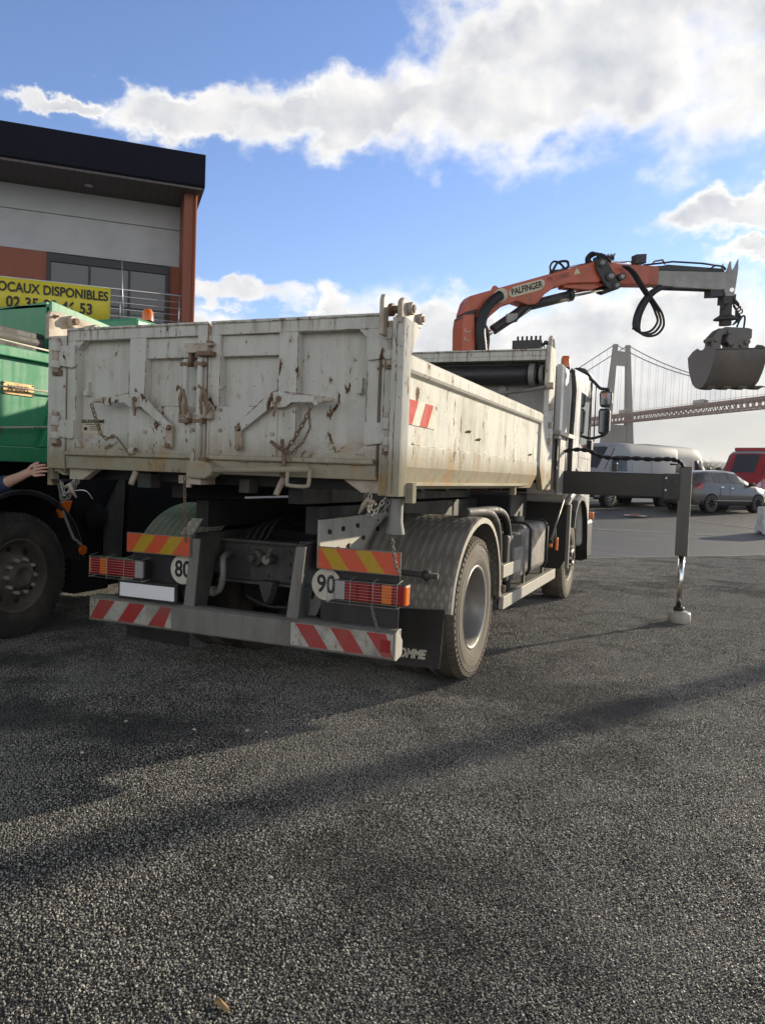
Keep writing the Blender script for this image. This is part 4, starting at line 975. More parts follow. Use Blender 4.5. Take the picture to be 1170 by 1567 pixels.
for sgn, dr_ in ((1, dR), (-1, dL)):
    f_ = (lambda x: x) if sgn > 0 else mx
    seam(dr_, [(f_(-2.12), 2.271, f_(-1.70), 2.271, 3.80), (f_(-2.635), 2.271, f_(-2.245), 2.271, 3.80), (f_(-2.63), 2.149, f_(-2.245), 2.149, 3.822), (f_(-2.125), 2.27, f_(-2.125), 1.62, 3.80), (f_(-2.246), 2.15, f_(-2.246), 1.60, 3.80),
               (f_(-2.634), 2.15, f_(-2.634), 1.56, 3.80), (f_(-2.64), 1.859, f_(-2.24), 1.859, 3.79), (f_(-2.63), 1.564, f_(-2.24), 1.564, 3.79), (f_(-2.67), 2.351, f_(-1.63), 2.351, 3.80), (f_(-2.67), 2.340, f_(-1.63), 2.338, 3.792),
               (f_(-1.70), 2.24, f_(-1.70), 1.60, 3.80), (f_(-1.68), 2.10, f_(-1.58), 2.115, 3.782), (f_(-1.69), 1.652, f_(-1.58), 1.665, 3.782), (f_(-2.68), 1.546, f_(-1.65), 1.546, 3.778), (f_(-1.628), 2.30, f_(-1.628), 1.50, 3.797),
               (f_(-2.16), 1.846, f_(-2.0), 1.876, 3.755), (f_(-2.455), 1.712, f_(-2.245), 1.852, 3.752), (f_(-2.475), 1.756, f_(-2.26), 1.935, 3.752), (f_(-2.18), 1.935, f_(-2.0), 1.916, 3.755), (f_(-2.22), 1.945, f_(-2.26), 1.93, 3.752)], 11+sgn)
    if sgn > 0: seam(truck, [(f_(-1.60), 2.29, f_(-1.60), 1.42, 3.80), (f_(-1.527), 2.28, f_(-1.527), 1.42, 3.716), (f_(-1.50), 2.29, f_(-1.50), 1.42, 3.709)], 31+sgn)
# centre closing gear between the doors
mb = MB()
mb.box(-2.785, -2.695, 3.786, 3.797, 1.50, 2.27, FR)
mb.box(-2.715, -2.705, 3.782, 3.787, 1.50, 2.34, 'rust_metal')
mb.build('centre_cover', truck, bevel=.003)
mb = MB()
mb.box(-2.86, -2.67, 3.755, 3.80, 2.205, 2.222, 'rusty_white'); mb.box(-2.84, -2.69, 3.745, 3.795, 2.165, 2.205, 'rusty_white'); mb.box(-2.76, -2.66, 3.735, 3.80, 2.145, 2.172, 'rust_metal')
mb.box(-2.83, -2.81, 3.76, 3.80, 2.10, 2.17, 'rust_metal'); mb.box(-2.70, -2.68, 3.75, 3.80, 2.22, 2.235, 'rust_metal'); mb.build('top_latch', truck, bevel=.003)
for x_ in (-2.845, -2.745):
    mb = MB(); mb.cyl((x_, 3.760, 1.53 if x_ > -2.8 else 1.77), (x_, 3.760, 2.13), .017, 'white_paint', 12)
    for z_ in (2.09, 1.76): mb.box(x_-.032, x_+.032, 3.742, 3.80, z_, z_+.022, 'rust_metal')
    mb.build('lock_rod', truck, bevel=.002)
for x_ in (-2.845, -2.695):
    mb = MB()
    mb.box(x_-.035, x_+.035, 3.745, 3.79, 1.785, 1.82, 'rusty_white')
    mb.tube([(x_-.02, 3.75, 1.81), (x_-.024, 3.74, 1.90), (x_-.005, 3.74, 1.955)], .010, 'rust_metal', 8); mb.tube([(x_+.02, 3.75, 1.81), (x_+.014, 3.74, 1.90), (x_-.005, 3.74, 1.955)], .010, 'rust_metal', 8)
    mb.tube([(x_+.002, 3.745, 1.79), (x_, 3.737, 1.88)], .012, 'rusty_white', 8)
    mb.tube([(x_-.06, 3.76, 1.95), (x_-.04, 3.74, 1.975), (x_-.02, 3.745, 1.955)], .007, 'rust_metal', 6)
    mb.build('toggle_clamp', truck, bevel=.002)
# bottom cross bar pivot, push bar with handle
mb = MB(); mb.prism([(-2.785, 1.44), (-2.785, 1.535), (-2.70, 1.54), (-2.645, 1.53), (-2.615, 1.51), (-2.605, 1.485), (-2.62, 1.455), (-2.66, 1.435)], 'y', 3.70, 3.80, 'white_paint'); mb.build('pivot_block', truck, bevel=.010)
mb = MB(); mb.box(-2.78, -2.70, 3.73, 3.80, 1.40, 1.432, 'rusty_white'); mb.box(-2.73, -2.68, 3.74, 3.80, 1.53, 1.56, 'rust_metal'); mb.prism([(-2.83, 1.38), (-2.80, 1.58), (-2.775, 1.60), (-2.775, 1.56), (-2.80, 1.38)], 'y', 3.765, 3.785, 'rusty_white'); mb.build('pivot_bracket', truck, bevel=.003)
mb = MB(); mb.cyl((-2.64, 3.725, 1.487), (-1.985, 3.725, 1.512), .017, 'white_paint', 14); mb.build('closing_bar', truck, bevel=0)
mb = MB(); mb.tube(smooth_path([(-2.12, 3.725, 1.505), (-2.12, 3.715, 1.44), (-2.105, 3.71, 1.42), (-2.0, 3.71, 1.418), (-1.985, 3.715, 1.44), (-1.985, 3.725, 1.51)], 4), .011, 'white_paint', 10); mb.build('bar_handle', truck, bevel=0)
# rear sill gussets below the bed
for sg in (1, -1):
    fx = (lambda x: x) if sg > 0 else mx
    mb = MB(); mb.prism([(fx(-1.62), 1.465), (fx(-1.84), 1.465), (fx(-1.73), 1.395), (fx(-1.62), 1.395)], 'y', 3.84, 3.90, 'rusty_white'); mb.build('sill_gusset', truck, bevel=.003)
    mb = MB(); mb.cyl((fx(-1.53), 3.86, 1.39), (fx(-1.53), 3.86, 1.375), .06, 'chassis', 14)
    if sg > 0: mb.lathe([(.19, .040), (.06, .040), (.0, .052), (-.01, .052)], (fx(-1.53), 3.86, 1.19), 'z', 'zinc', 18)
    mb.build('corner_tube', truck, bevel=0)
    mb = MB(); mb.box(fx(-1.475), fx(-1.43), 3.84, 3.90, 1.35, 1.46, 'white_paint'); mb.build('rope_cleat', truck, bevel=.004)
    mb = MB(); chain(mb, [(fx(-1.70), 3.84, 1.39), (fx(-1.66), 3.80, 1.28), (fx(-1.60), 3.80, 1.25), (fx(-1.555), 3.82, 1.36)], .034, .0045, 'zinc')
    mb.build('safety_chain', truck, bevel=0); mb = MB()
    chain(mb, [(fx(-1.67), 3.83, 1.39), (fx(-1.655), 3.80, 1.31), (fx(-1.62), 3.80, 1.30), (fx(-1.57), 3.82, 1.38)], .034, .0045, 'zinc_light')
    mb.build('safety_chain', truck, bevel=0); mb = MB()
    chain(mb, [(fx(-1.55), 3.86, 1.18), (fx(-1.555), 3.95, 1.0), (fx(-1.56), 4.02, .95)], .028, .0035, 'zinc'); mb.build('safety_chain', truck, bevel=0)
    mb = MB(); mb.tube([(fx(-1.72), 3.80, 1.28), (fx(-1.69), 3.79, 1.33), (fx(-1.67), 3.80, 1.36), (fx(-1.62), 3.80, 1.34)], [.006, .014, .016, .010], 'rusty_white', 8); mb.build('chain_hook', truck, bevel=0)
mb = MB(); chain(mb, [(-2.85, 3.78, 1.44), (-2.86, 3.80, 1.30), (-2.86, 3.82, 1.05)], .030, .0035); mb.build('hanging_chain', truck, bevel=0)
mb = MB(); mb.box(-2.95, -2.75, 3.85, 3.95, 1.40, 1.45, 'rusty_white'); mb.box(-3.3, -3.2, 3.9, 4.0, 1.36, 1.45, 'chassis_dust'); mb.box(-2.55, -2.48, 3.9, 4.0, 1.36, 1.44, 'chassis_dust'); mb.build_pieces('stop_block', truck, bevel=.004)

# ---- chassis
for x_ in (-3.13, -2.29):
    sgn = 1 if x_ > TX else -1
    mb = MB(); mb.prism([(x_-.035*sgn, .78), (x_-.035*sgn, 1.06), (x_+.035*sgn, 1.06), (x_+.035*sgn, 1.05), (x_-.023*sgn, 1.05), (x_-.023*sgn, .79), (x_+.035*sgn, .79), (x_+.035*sgn, .78)], 'y', 4.25, 11.0, 'chassis_dust'); mb.build('chassis_rail', truck, bevel=.002)
    mb = MB(); mb.box(x_-.05, x_+.05, 4.35, 8.0, 1.10, 1.28, 'chassis'); mb.build('subframe_rail', truck, bevel=.004)
for y_ in (5.2, 6.4, 7.6, 9.2):
    mb = MB(); mb.box(-3.10, -2.32, y_, y_+.08, .80, 1.04, 'chassis'); mb.build('cross_member', truck, bevel=.004)
# light grey bolted plate beside the rear of the frame
mb = MB(); mb.prism([(4.3, .90), (4.3, 1.20), (5.6, 1.22), (5.6, 1.0), (4.75, .84)], 'x', -2.225, -2.205, 'zinc_light'); pl_ = mb.build('frame_plate', truck, bevel=.002)
mb = MB()
for y_, z_ in ((4.42, 1.12), (4.62, 1.13), (4.85, 1.14), (4.42, .98), (4.55, 1.0), (4.72, 1.01), (4.95, 1.05), (5.2, 1.1), (5.2, 1.16), (5.4, 1.1)): mb.cyl((-2.205, y_, z_), (-2.19, y_, z_), .016, 'chassis', 8)
mb.build('bolts', pl_, bevel=0)['kind'] = 'stuff'
# towing cross beam with valve gear
mb = MB(); mb.box(-3.08, -2.34, 4.55, 4.62, .74, 1.00, 'chassis_dust'); mb.box(-3.10, -2.32, 4.50, 4.64, 1.0, 1.02, 'chassis_dust'); mb.box(-3.10, -2.32, 4.50, 4.64, .72, .74, 'chassis_dust')
for i in range(5):
    for z_ in (.78, .87, .95): mb.cyl((-3.05+i*.165, 4.55, z_), (-3.05+i*.165, 4.535, z_), .014, 'chassis_dust', 8)
tb = mb.build('rear_cross_beam', truck, bevel=.003)
mb = MB(); mb.lathe([(0, .06), (-.04, .055), (-.05, .03), (-.10, .028), (-.10, 0)], (-2.80, 4.54, .90), 'y', 'chassis_dust', 20); mb.cyl((-2.68, 4.54, .90), (-2.68, 4.44, .90), .032, 'steel_dull', 14); mb.cyl((-2.68, 4.46, .90), (-2.62, 4.42, .99), .018, 'steel_dull', 10)
mb.prism([(-2.72, .76), (-2.60, .76), (-2.63, .66), (-2.66, .60), (-2.69, .66)], 'y', 4.42, 4.50, 'chassis_dust'); mb.build_pieces('tow_coupling', tb, bevel=.004)
mb = MB(); mb.tube(smooth_path([(-3.0, 4.5, .92), (-2.95, 4.35, .90), (-2.93, 4.32, .78), (-2.98, 4.35, .68), (-3.08, 4.38, .66)], 5), .022, 'zinc', 10); mb.cyl((-3.14, 4.36, .66), (-3.02, 4.36, .67), .034, 'zinc', 14); mb.build('air_coupling', tb, bevel=.003)
mb = MB(); mb.tube(smooth_path([(-2.8, 4.4, .66), (-2.6, 4.36, .61), (-2.4, 4.38, .62), (-2.3, 4.4, .64)], 5), .012, 'hose_rubber', 8); mb.cyl((-2.36, 4.38, .60), (-2.28, 4.38, .66), .03, 'zinc', 12)
for k in range(4): mb.tube(smooth_path([(-2.9+k*.05, 4.55, 1.02), (-2.85+k*.06, 4.7, 1.12+k*.02), (-2.6+k*.04, 5.2, 1.02)], 5), .010, 'hose_rubber', 6)
mb.build_pieces('air_line', tb, bevel=0)
mb = MB(); mb.cyl((-3.55, 5.58, .52), (-1.87, 5.58, .52), .085, 'chassis', 18); mb.lathe([(-.20, .08), (-.12, .20), (0, .25), (.12, .20), (.20, .08)], (TX, 5.58, .52), 'x', 'chassis', 24); mb.cyl((TX, 5.3, .52), (TX, 5.9, .55), .13, 'chassis', 16); mb.build('rear_axle', truck, bevel=0)
for x_ in (-3.2, -2.22):
    mb = MB()
    for k in range(4): mb.tube([(x_, 4.75+k*.08, .78-.04*k), (x_, 5.2, .68-.035*k), (x_, 5.58, .645-.033*k), (x_, 6.0, .68-.035*k), (x_, 6.45-k*.08, .78-.04*k)], .018, 'chassis_dust', 4)
    mb.cyl((x_+.02, 5.55, .50), (x_+.02, 5.15, .98), .035, 'chassis', 10); mb.build_pieces('leaf_spring', truck, bevel=0)
mb = MB(); mb.cyl((-3.0, 4.9, .62), (-3.0, 5.3, .62), .14, 'chassis', 20); mb.cyl((-2.45, 4.9, .70), (-2.45, 5.15, .70), .12, 'chassis', 20); mb.build_pieces('air_reservoir', truck, bevel=.01)
mb = MB(); mb.box(-3.93, -3.42, 6.4, 9.0, .42, 1.22, 'chassis'); mb.build('sun_block_box', truck, bevel=.02)  # box added on the far side to stop sun passing under the bed
mb = MB(); mb.box(-3.6, -1.9, 8.1, 8.9, .78, 1.34, 'chassis'); mb.box(-3.05, -2.35, 6.2, 7.2, .5, .95, 'chassis'); mb.box(-3.3, -2.1, 9.4, 10.8, .55, 1.2, 'chassis'); mb.build_pieces('gearbox', truck, bevel=.02)

# ---- wheels
def tyre(mb, cx, cy, r, wd, m, lugs=64):
    h = wd/2
    mb.lathe([(-h*.88, .30), (-h, .335), (-h*1.03, .40), (-h*.98, r-.07), (-h*.92, r-.022), (-h*.80, r-.008), (0, r), (h*.80, r-.008), (h*.92, r-.022), (h*.98, r-.07), (h*1.03, .40), (h, .335), (h*.88, .30)], (cx, cy, r), 'x', m, 64)
    for k in range(lugs):
        a = 2*pi*k/lugs; c_, s_ = cos(a), sin(a); da = 2*pi/lugs*.30
        for sd_ in (-1, 1):
            vs = []
            for (x_, rr_) in ((sd_*h*.55, r+.008), (sd_*h*.97, r-.016), (sd_*h*.985, r-.055), (sd_*h*.55, r-.02)):
                for d_ in (-da, da): vs.append((cx+x_, cy+cos(a+d_)*rr_, r+sin(a+d_)*rr_))
            mb.add(vs, [(0, 1, 3, 2), (2, 3, 5, 4), (4, 5, 7, 6), (6, 7, 1, 0), (0, 2, 4, 6), (1, 7, 5, 3)], m)
    for rr_ in (.475, .43, .36):
        for sd_ in (-1, 1): mb.lathe([(sd_*h*1.005, rr_-.004), (sd_*h*1.03, rr_), (sd_*h*1.005, rr_+.004)], (cx, cy, r), 'x', m, 64)
def dish_wheel(cx, cy, sd_, name='wheel', dusty='tyre_dusty', rimm='rim'):
    """outer wheel of a pair: rim dished deep inwards"""
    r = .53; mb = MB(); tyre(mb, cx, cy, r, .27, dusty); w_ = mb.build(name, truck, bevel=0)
    mb = MB(); h = .135
    mb.lathe([(sd_*h*.92, .318), (sd_*h*.99, .312), (sd_*h*.9, .292), (sd_*h*.55, .275), (sd_*h*.1, .262), (-sd_*h*.9, .255), (-sd_*h*1.0, .22), (-sd_*h*1.05, .12), (-sd_*h*1.0, .0)], (cx, cy, r), 'x', rimm, 48)
    for k in range(8):
        a = 2*pi*k/8+.2; mb.lathe([(-sd_*h*.98, .026), (-sd_*h*.97, .0)], (cx, cy+.20*cos(a), r+.20*sin(a)), 'x', 'black_plastic', 12)
    mb.lathe([(-sd_*h*1.0, .17), (-sd_*h*.9, .165), (-sd_*h*.9, .11), (-sd_*h*.1, .105), (sd_*h*.1, .085), (sd_*h*.1, 0)], (cx, cy, r), 'x', 'zinc_light', 32); mb.build('rim', w_, bevel=0)
    mb = MB()
    for k in range(10):
        a = 2*pi*k/10; mb.cyl((cx-sd_*h*.95, cy+.142*cos(a), r+.142*sin(a)), (cx-sd_*h*.55, cy+.142*cos(a), r+.142*sin(a)), .014, 'zinc_light', 6)
    mb.build_pieces('wheel_nut', w_, bevel=0); return w_
for sd_, x_ in ((1, -1.675), (-1, mx(-1.675))):
    dish_wheel(x_, 5.58, sd_)
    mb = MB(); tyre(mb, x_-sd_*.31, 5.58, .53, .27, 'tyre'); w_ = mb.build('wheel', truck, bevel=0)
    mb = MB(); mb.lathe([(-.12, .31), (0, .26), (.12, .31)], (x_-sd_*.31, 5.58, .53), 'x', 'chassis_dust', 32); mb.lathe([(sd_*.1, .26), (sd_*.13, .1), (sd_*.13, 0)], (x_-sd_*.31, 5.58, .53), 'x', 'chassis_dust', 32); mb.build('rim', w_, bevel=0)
def hub_wheel(parent, cx, cy, sd_, m='tyre_dusty', rimm='rim_brown', hub='zinc_light', nuts=10, name='wheel', dark='black_plastic'):
    """front wheel: rim face bulging outwards with nut ring"""
    r = .53; P_ = wloc(parent); mb = MB(); tyre(mb, cx, cy, r, .28, m); w_ = mb.build(name, parent, bevel=0); h = .14
    mb = MB()
    mb.lathe([(sd_*h*.92, .318), (sd_*h*.99, .312), (sd_*h*.8, .288), (sd_*h*.2, .272), (sd_*h*.15, .25), (sd_*h*.5, .20), (sd_*h*.85, .168), (sd_*h*.90, .16), (sd_*h*.90, .10)], (cx, cy, r), 'x', rimm, 48)
    for k in range(8):
        a = 2*pi*k/8+.2; mb.lathe([(sd_*h*.45, .024), (sd_*h*.46, .0)], (cx, cy+.228*cos(a), r+.228*sin(a)), 'x', 'black_plastic', 12)
    mb.build('rim', w_, bevel=0)
    mb = MB(); mb.lathe([(sd_*h*.9, .12), (sd_*h*1.25, .115), (sd_*h*1.35, .09), (sd_*h*1.35, .065), (sd_*h*1.1, .055), (sd_*h*1.1, 0)], (cx, cy, r), 'x', rimm if hub == 'x' else dark, 32); mb.build('hub', w_, bevel=0)
    mb = MB()
    for k in range(nuts):
        a = 2*pi*k/nuts; mb.cyl((cx+sd_*h*.85, cy+.142*cos(a), r+.142*sin(a)), (cx+sd_*h*1.3, cy+.142*cos(a), r+.142*sin(a)), .019, hub if hub != 'x' else 'zinc_light', 8, .015)
    mb.build_pieces('wheel_nut', w_, bevel=0); return w_
for sd_, x_ in ((1, -1.70), (-1, mx(-1.70))): hub_wheel(truck, x_, 10.0, sd_)
mb = MB(); mb.cyl((-3.55, 10.0, .50), (-1.87, 10.0, .50), .07, 'chassis', 14); mb.build('front_axle', truck, bevel=0)

# ---- rear mudguards of chequer plate, flaps
gp = [(4.80, .60), (4.84, .78), (4.93, .93), (5.06, 1.06), (5.22, 1.15), (5.42, 1.205), (5.62, 1.205), (5.80, 1.15), (5.95, 1.04), (6.05, .90), (6.11, .74), (6.13, .55)]
for sg in (1, -1):
    fx = (lambda x: x) if sg > 0 else mx
    gq = gp if sg > 0 else [(a-.26, b) for a, b in gp]
    sp_ = smooth_path([(0, a, b) for a, b in gq], 3); path = [(p.y, p.z) for p in sp_]
    mb = MB(); mb.sweep(path, [(fx(-2.15), 0), (fx(-1.51), 0), (fx(-1.49), -.006), (fx(-1.488), -.045), (fx(-1.494), -.045), (fx(-1.498), -.010), (fx(-1.52), -.006), (fx(-2.15), -.006)], 'chequer_plate'); mg = mb.build('mudguard', truck, bevel=0)
    mb = MB(); mb.cyl((fx(-1.95), 4.70, .865), (fx(-1.56), 4.72, .855), .019, 'chassis_dust', 12); mb.cyl((fx(-1.66), 4.72, .857), (fx(-1.615), 4.72, .856), .030, 'chassis_dust', 12); mb.cyl((fx(-1.64), 4.72, .82), (fx(-1.64), 4.75, .86), .012, 'chassis_dust', 8); mb.build('stay', mg, bevel=0)
    mb = MB(); mb.prism([(fx(-2.09), .60), (fx(-1.525), .63), (fx(-1.545), .24), (fx(-2.09), .22)], 'y', *((4.772, 4.784) if sg > 0 else (4.50, 4.512)), 'black_plastic'); fl = mb.build('mudflap', truck, bevel=.002)
    if sg > 0: text('lettering', 'PREUDHOMME', .082, (-1.865, 4.769, .315), (1, 0, .02), (0, 0, 1), 'white_fresh', fl, bold=.004, shear=.22, sx=.80, thick=.0008)

# ---- rear lamps, marker boards and bumper
def board(parent, x0, x1, z0, z1, y_, flip):
    mb = MB(); mb.box(x0, x1, y_, y_+.006, z0, z1, 'orange_reflex'); b_ = mb.build('marker_board', parent, bevel=0)
    w_ = x1-x0; h = z1-z0; k = .085; c_ = 0
    for i in (0, 1):
        a = x0+w_*(.16+.42*i) if flip else x0+w_*(.05+.42*i); a = x0+w_*((.20 if flip else .04)+.44*i)
        if flip: poly = [(a-.06, z0+.001), (a+.045, z0+.001), (a+.135, z1-.001), (a+.03, z1-.001)]
        else: poly = [(a+.08, z0+.001), (a+.185, z0+.001), (a+.09, z1-.001), (a-.01, z1-.001)]
        mb = MB(); mb.prism(poly, 'y', y_-.0015, y_, 'yellow_reflex'); mb.build('yellow_stripe', b_, bevel=0)
    mb = MB(); mb.box(x0-.006, x1+.006, y_+.006, y_+.012, z0-.006, z1+.006, 'zinc'); mb.build('board_frame', b_, bevel=0)
def lamp(sg):
    fx = (lambda x: x) if sg > 0 else mx
    y0, y1 = 4.10, 4.17
    mb = MB(); mb.box(fx(-2.01), fx(-1.555), y0+.02, y1+.03, .745, .865, 'black_plastic'); L_ = mb.build('tail_lamp', truck, bevel=.004)
    for (a, b_, m) in ((-2.00, -1.935, 'lens_clear'), (-1.93, -1.855, 'lens_red'), (-1.85, -1.775, 'lens_red'), (-1.77, -1.705, 'lens_red'), (-1.70, -1.635, 'lens_orange'), (-1.63, -1.56, 'lens_red')):
        mb = MB(); mb.box(fx(a), fx(b_), y0+.008, y0+.025, .75, .86, m); mb.build('lens', L_, bevel=.004)
    mb = MB(); mb.box(fx(-1.56), fx(-1.545), y0+.01, y1, .75, .86, 'lens_orange'); mb.build('side_lens', L_, bevel=.003)
    mb = MB()
    for k in range(9): z_ = .735+k*.0172; mb.tube([(fx(-2.03), y0-.03, z_), (fx(-1.585), y0-.03, z_)], .0011, 'zinc_light', 5)
    for x_ in (-2.03, -1.88, -1.735, -1.585): mb.tube([(fx(x_), y0-.032, .73), (fx(x_), y0-.032, .877), (fx(x_), y0+.05, .89)], .0018, 'zinc_light', 5)
    for x_ in (-2.03, -1.585): mb.tube([(fx(x_), y0-.03, .735), (fx(x_), y0+.06, .74)], .003, 'zinc_light', 5)
    mb.build('wire_guard', L_, bevel=0)
    mb = MB(); mb.prism([(fx(-2.13), .60), (fx(-2.13), 1.04), (fx(-1.62), 1.04), (fx(-1.62), .60)] if sg > 0 else [(fx(-2.25), .60), (fx(-2.25), 1.04), (fx(-1.85), 1.04), (fx(-1.85), .60)], 'y', 4.19, 4.20, 'black_plastic'); mb.build('lamp_bracket', truck, bevel=.002)
lamp(1); lamp(-1)
board(truck, -2.115, -1.595, .925, 1.050, 4.11, False); board(truck, -3.555, -3.050, .925, 1.045, 4.11, True)
for (cx, cz_, s_) in ((-2.09, .82, '90'), (-3.145, .825, '80')):
    mb = MB(); mb.cyl((cx, 4.182, cz_), (cx, 4.176, cz_), .098, 'white_fresh', 36); dk = mb.build('speed_disc', truck, bevel=0)
    text('number', s_, .150, (cx, 4.174, cz_-.002), (1, 0, 0), (0, 0, 1), 'ink', dk, bold=.003, sx=.85, thick=.0008)
mb = MB(); mb.box(-3.60, -3.155, 4.10, 4.108, .62, .712, 'plate_white'); mb.build('number_plate', truck, bevel=.002)
mb = MB(); mb.box(-3.62, -3.14, 4.11, 4.125, .60, .73, 'black_plastic'); mb.build('plate_holder', truck, bevel=.002)
mb = MB(); mb.prism([(4.10, .435), (4.10, .585), (4.13, .60), (4.20, .60), (4.20, .43), (4.11, .425)], 'x', -3.86, -1.60, 'zinc'); bpr = mb.build('bumper', truck, bevel=.004)
mb = MB(); mb.prism([(4.096, .43), (4.096, .59), (4.13, .605), (4.205, .53), (4.205, .45), (4.12, .425)], 'x', -1.603, -1.593, 'zinc_light'); mb.build('end_plate', bpr, bevel=.002)
def stripes(x0, x1, right, y_=4.097):
    mb = MB(); mb.box(x0, x1, y_, y_+.0025, .445, .580, 'white_vinyl'); s_ = mb.build('striped_sticker', bpr, bevel=0)
    w_ = .125
    for i in range(3):
        if right: a = x0+.03+i*.235; poly = [(a+.10, .446), (a+.225, .446), (a+.125, .579), (a, .579)]
        else: a = x0+i*.255-.015; poly = [(a, .446), (a+.13, .446), (a+.23, .579), (a+.10, .579)]
        poly = [(min(max(p[0], x0), x1), p[1]) for p in poly]
        mb = MB(); mb.prism(poly, 'y', y_-.0015, y_, 'red_vinyl'); mb.build('red_stripe', s_, bevel=0)
stripes(-2.28, -1.61, True); stripes(-3.85, -3.17, False)
mb = MB(); mb.box(-1.685, -1.625, 4.088, 4.096, .475, .545, 'lens_red'); mb.build('reflector', bpr, bevel=.003)
for sg in (1, -1):
    fx = (lambda x: x) if sg > 0 else mx
    dx_ = 0 if sg > 0 else .065; mb = MB(); mb.prism([(fx(-2.335)+dx_, .60), (fx(-2.255)+dx_, .60), (fx(-2.215)+dx_*2.4, 1.04), (fx(-2.28)+dx_*2.4, 1.04)], 'y', 4.13, 4.145, 'zinc'); mb.prism([(4.145, .58), (4.145, 1.05), (4.45, 1.05), (4.30, .58)], 'x', fx(-2.285)+dx_*1.5, fx(-2.273)+dx_*1.5, 'chassis_dust'); mb.build('bumper_bracket', truck, bevel=.002)
    mb = MB(); mb.prism([(fx(-2.26), .60), (fx(-2.21), .60), (fx(-2.12), .80), (fx(-2.20), .80)], 'y', 4.28, 4.29, 'zinc'); mb.build('brace', truck, bevel=0)
mb = MB(); mb.prism([(-3.06, 1.06), (-2.985, 1.17), (-3.07, 1.17), (-3.17, 1.06)], 'y', 4.16, 4.17, 'chequer_plate'); mb.build('step_plate', truck, bevel=0)
mb = MB(); chain(mb, [(-1.735, 4.05, .745), (-1.72, 4.06, .68), (-1.70, 4.08, .60)], .026, .0033, 'zinc'); mb.build('hanging_chain', truck, bevel=0)

# ---- between the axles, right side
def rbox(y0, y1, x0, x1, z0, z1, m, name, bev=.03, par=None):
    mb = MB(); mb.box(x0, x1, y0, y1, z0, z1, m); return mb.build(name, par or truck, bevel=bev, seg=4)
ft = rbox(7.05, 8.20, -2.05, -1.50, .60, 1.08, 'steel_dull', 'fuel_tank', .07)
for y_ in (7.22, 8.02):
    mb = MB(); pr_ = [(-1.52, .60), (-1.488, .66), (-1.488, 1.03), (-1.54, 1.09), (-2.05, 1.095)]
    mb.tube([(a, y_, b) for a, b in pr_], .014, 'black_plastic', 6); mb.build('tank_strap', ft, bevel=0)
mb = MB(); mb.cyl((-1.66, 7.42, 1.08), (-1.66, 7.42, 1.14), .055, 'zinc', 18); mb.build('filler_cap', ft, bevel=.004)
mb = MB(); mb.box(-2.05, -1.52, 6.45, 6.98, .62, 1.02, 'chassis_dust'); mb.box(-1.60, -1.50, 6.62, 6.98, .62, .90, 'zinc'); mb.build_pieces('battery_box', truck, bevel=.02)
for (yo, m_) in ((6.20, 'chassis_dust'), (6.55, 'chassis')):
    mb = MB(); mb.tube(smooth_path([(-1.62, yo-.75, 1.24), (-1.56, yo-.35, 1.235), (-1.55, yo-.12, 1.16), (-1.55, yo+.0, 1.0), (-1.55, yo+.03, .80), (-1.55, yo+.03, .50)], 6), .034, m_, 12); mb.build('bent_pipe', truck, bevel=0)
mb = MB(); mb.box(-1.53, -1.49, 6.24, 8.62, .42, .525, 'zinc_light'); mb.box(-2.05, -1.53, 6.24, 8.62, .515, .525, 'chassis_dust'); sgd = mb.build('side_guard_rail', truck, bevel=.003)
mb = MB(); mb.box(-1.53, -1.49, 6.20, 6.84, .685, .79, 'zinc_light'); mb.build('side_guard_rail', truck, bevel=.003)
mb = MB()
for y_ in (6.3, 7.2, 8.1): mb.box(-1.56, -1.535, y_, y_+.05, .45, .80 if y_ < 7 else .62, 'chassis_dust')
mb.tube([(-1.50, 6.26, .56), (-1.50, 6.26, .62)], .02, 'rust_metal', 8); mb.build_pieces('guard_bracket', truck, bevel=.002)
mb = MB(); mb.cyl((-1.52, 8.35, .80), (-1.49, 8.35, .80), .022, 'lens_orange', 12); mb.box(-1.52, -1.495, 8.7, 8.76, .72, .86, 'lens_orange'); mb.build_pieces('side_marker', truck, bevel=.004)
# rear guard plate of the front wheel
mb = MB(); mb.prism([(-2.05, .45), (-1.56, .45), (-1.50, .56), (-1.46, 1.20), (-1.52, 1.24), (-2.05, 1.24)], 'y', 9.28, 9.32, 'chassis'); mb.prism([(9.26, .46), (9.32, .46), (9.36, 1.22), (9.28, 1.22)], 'x', -1.50, -1.46, 'zinc'); mb.build('front_mudguard', truck, bevel=.004)  # lighter edge strip: sunlight on the plate edge put into its colour
mb = MB(); mb.tube([(-1.55, 8.60, .84), (-1.50, 9.0, 1.28)], .012, 'zinc', 8); mb.tube([(-1.55, 8.7, .80), (-1.56, 8.85, 1.0), (-1.56, 8.95, .80)], .012, 'zinc', 8); mb.tube([(-1.50, 9.15, 1.24), (-1.45, 9.30, 1.36)], .03, 'zinc_light', 8); mb.build('stay', truck, bevel=0)

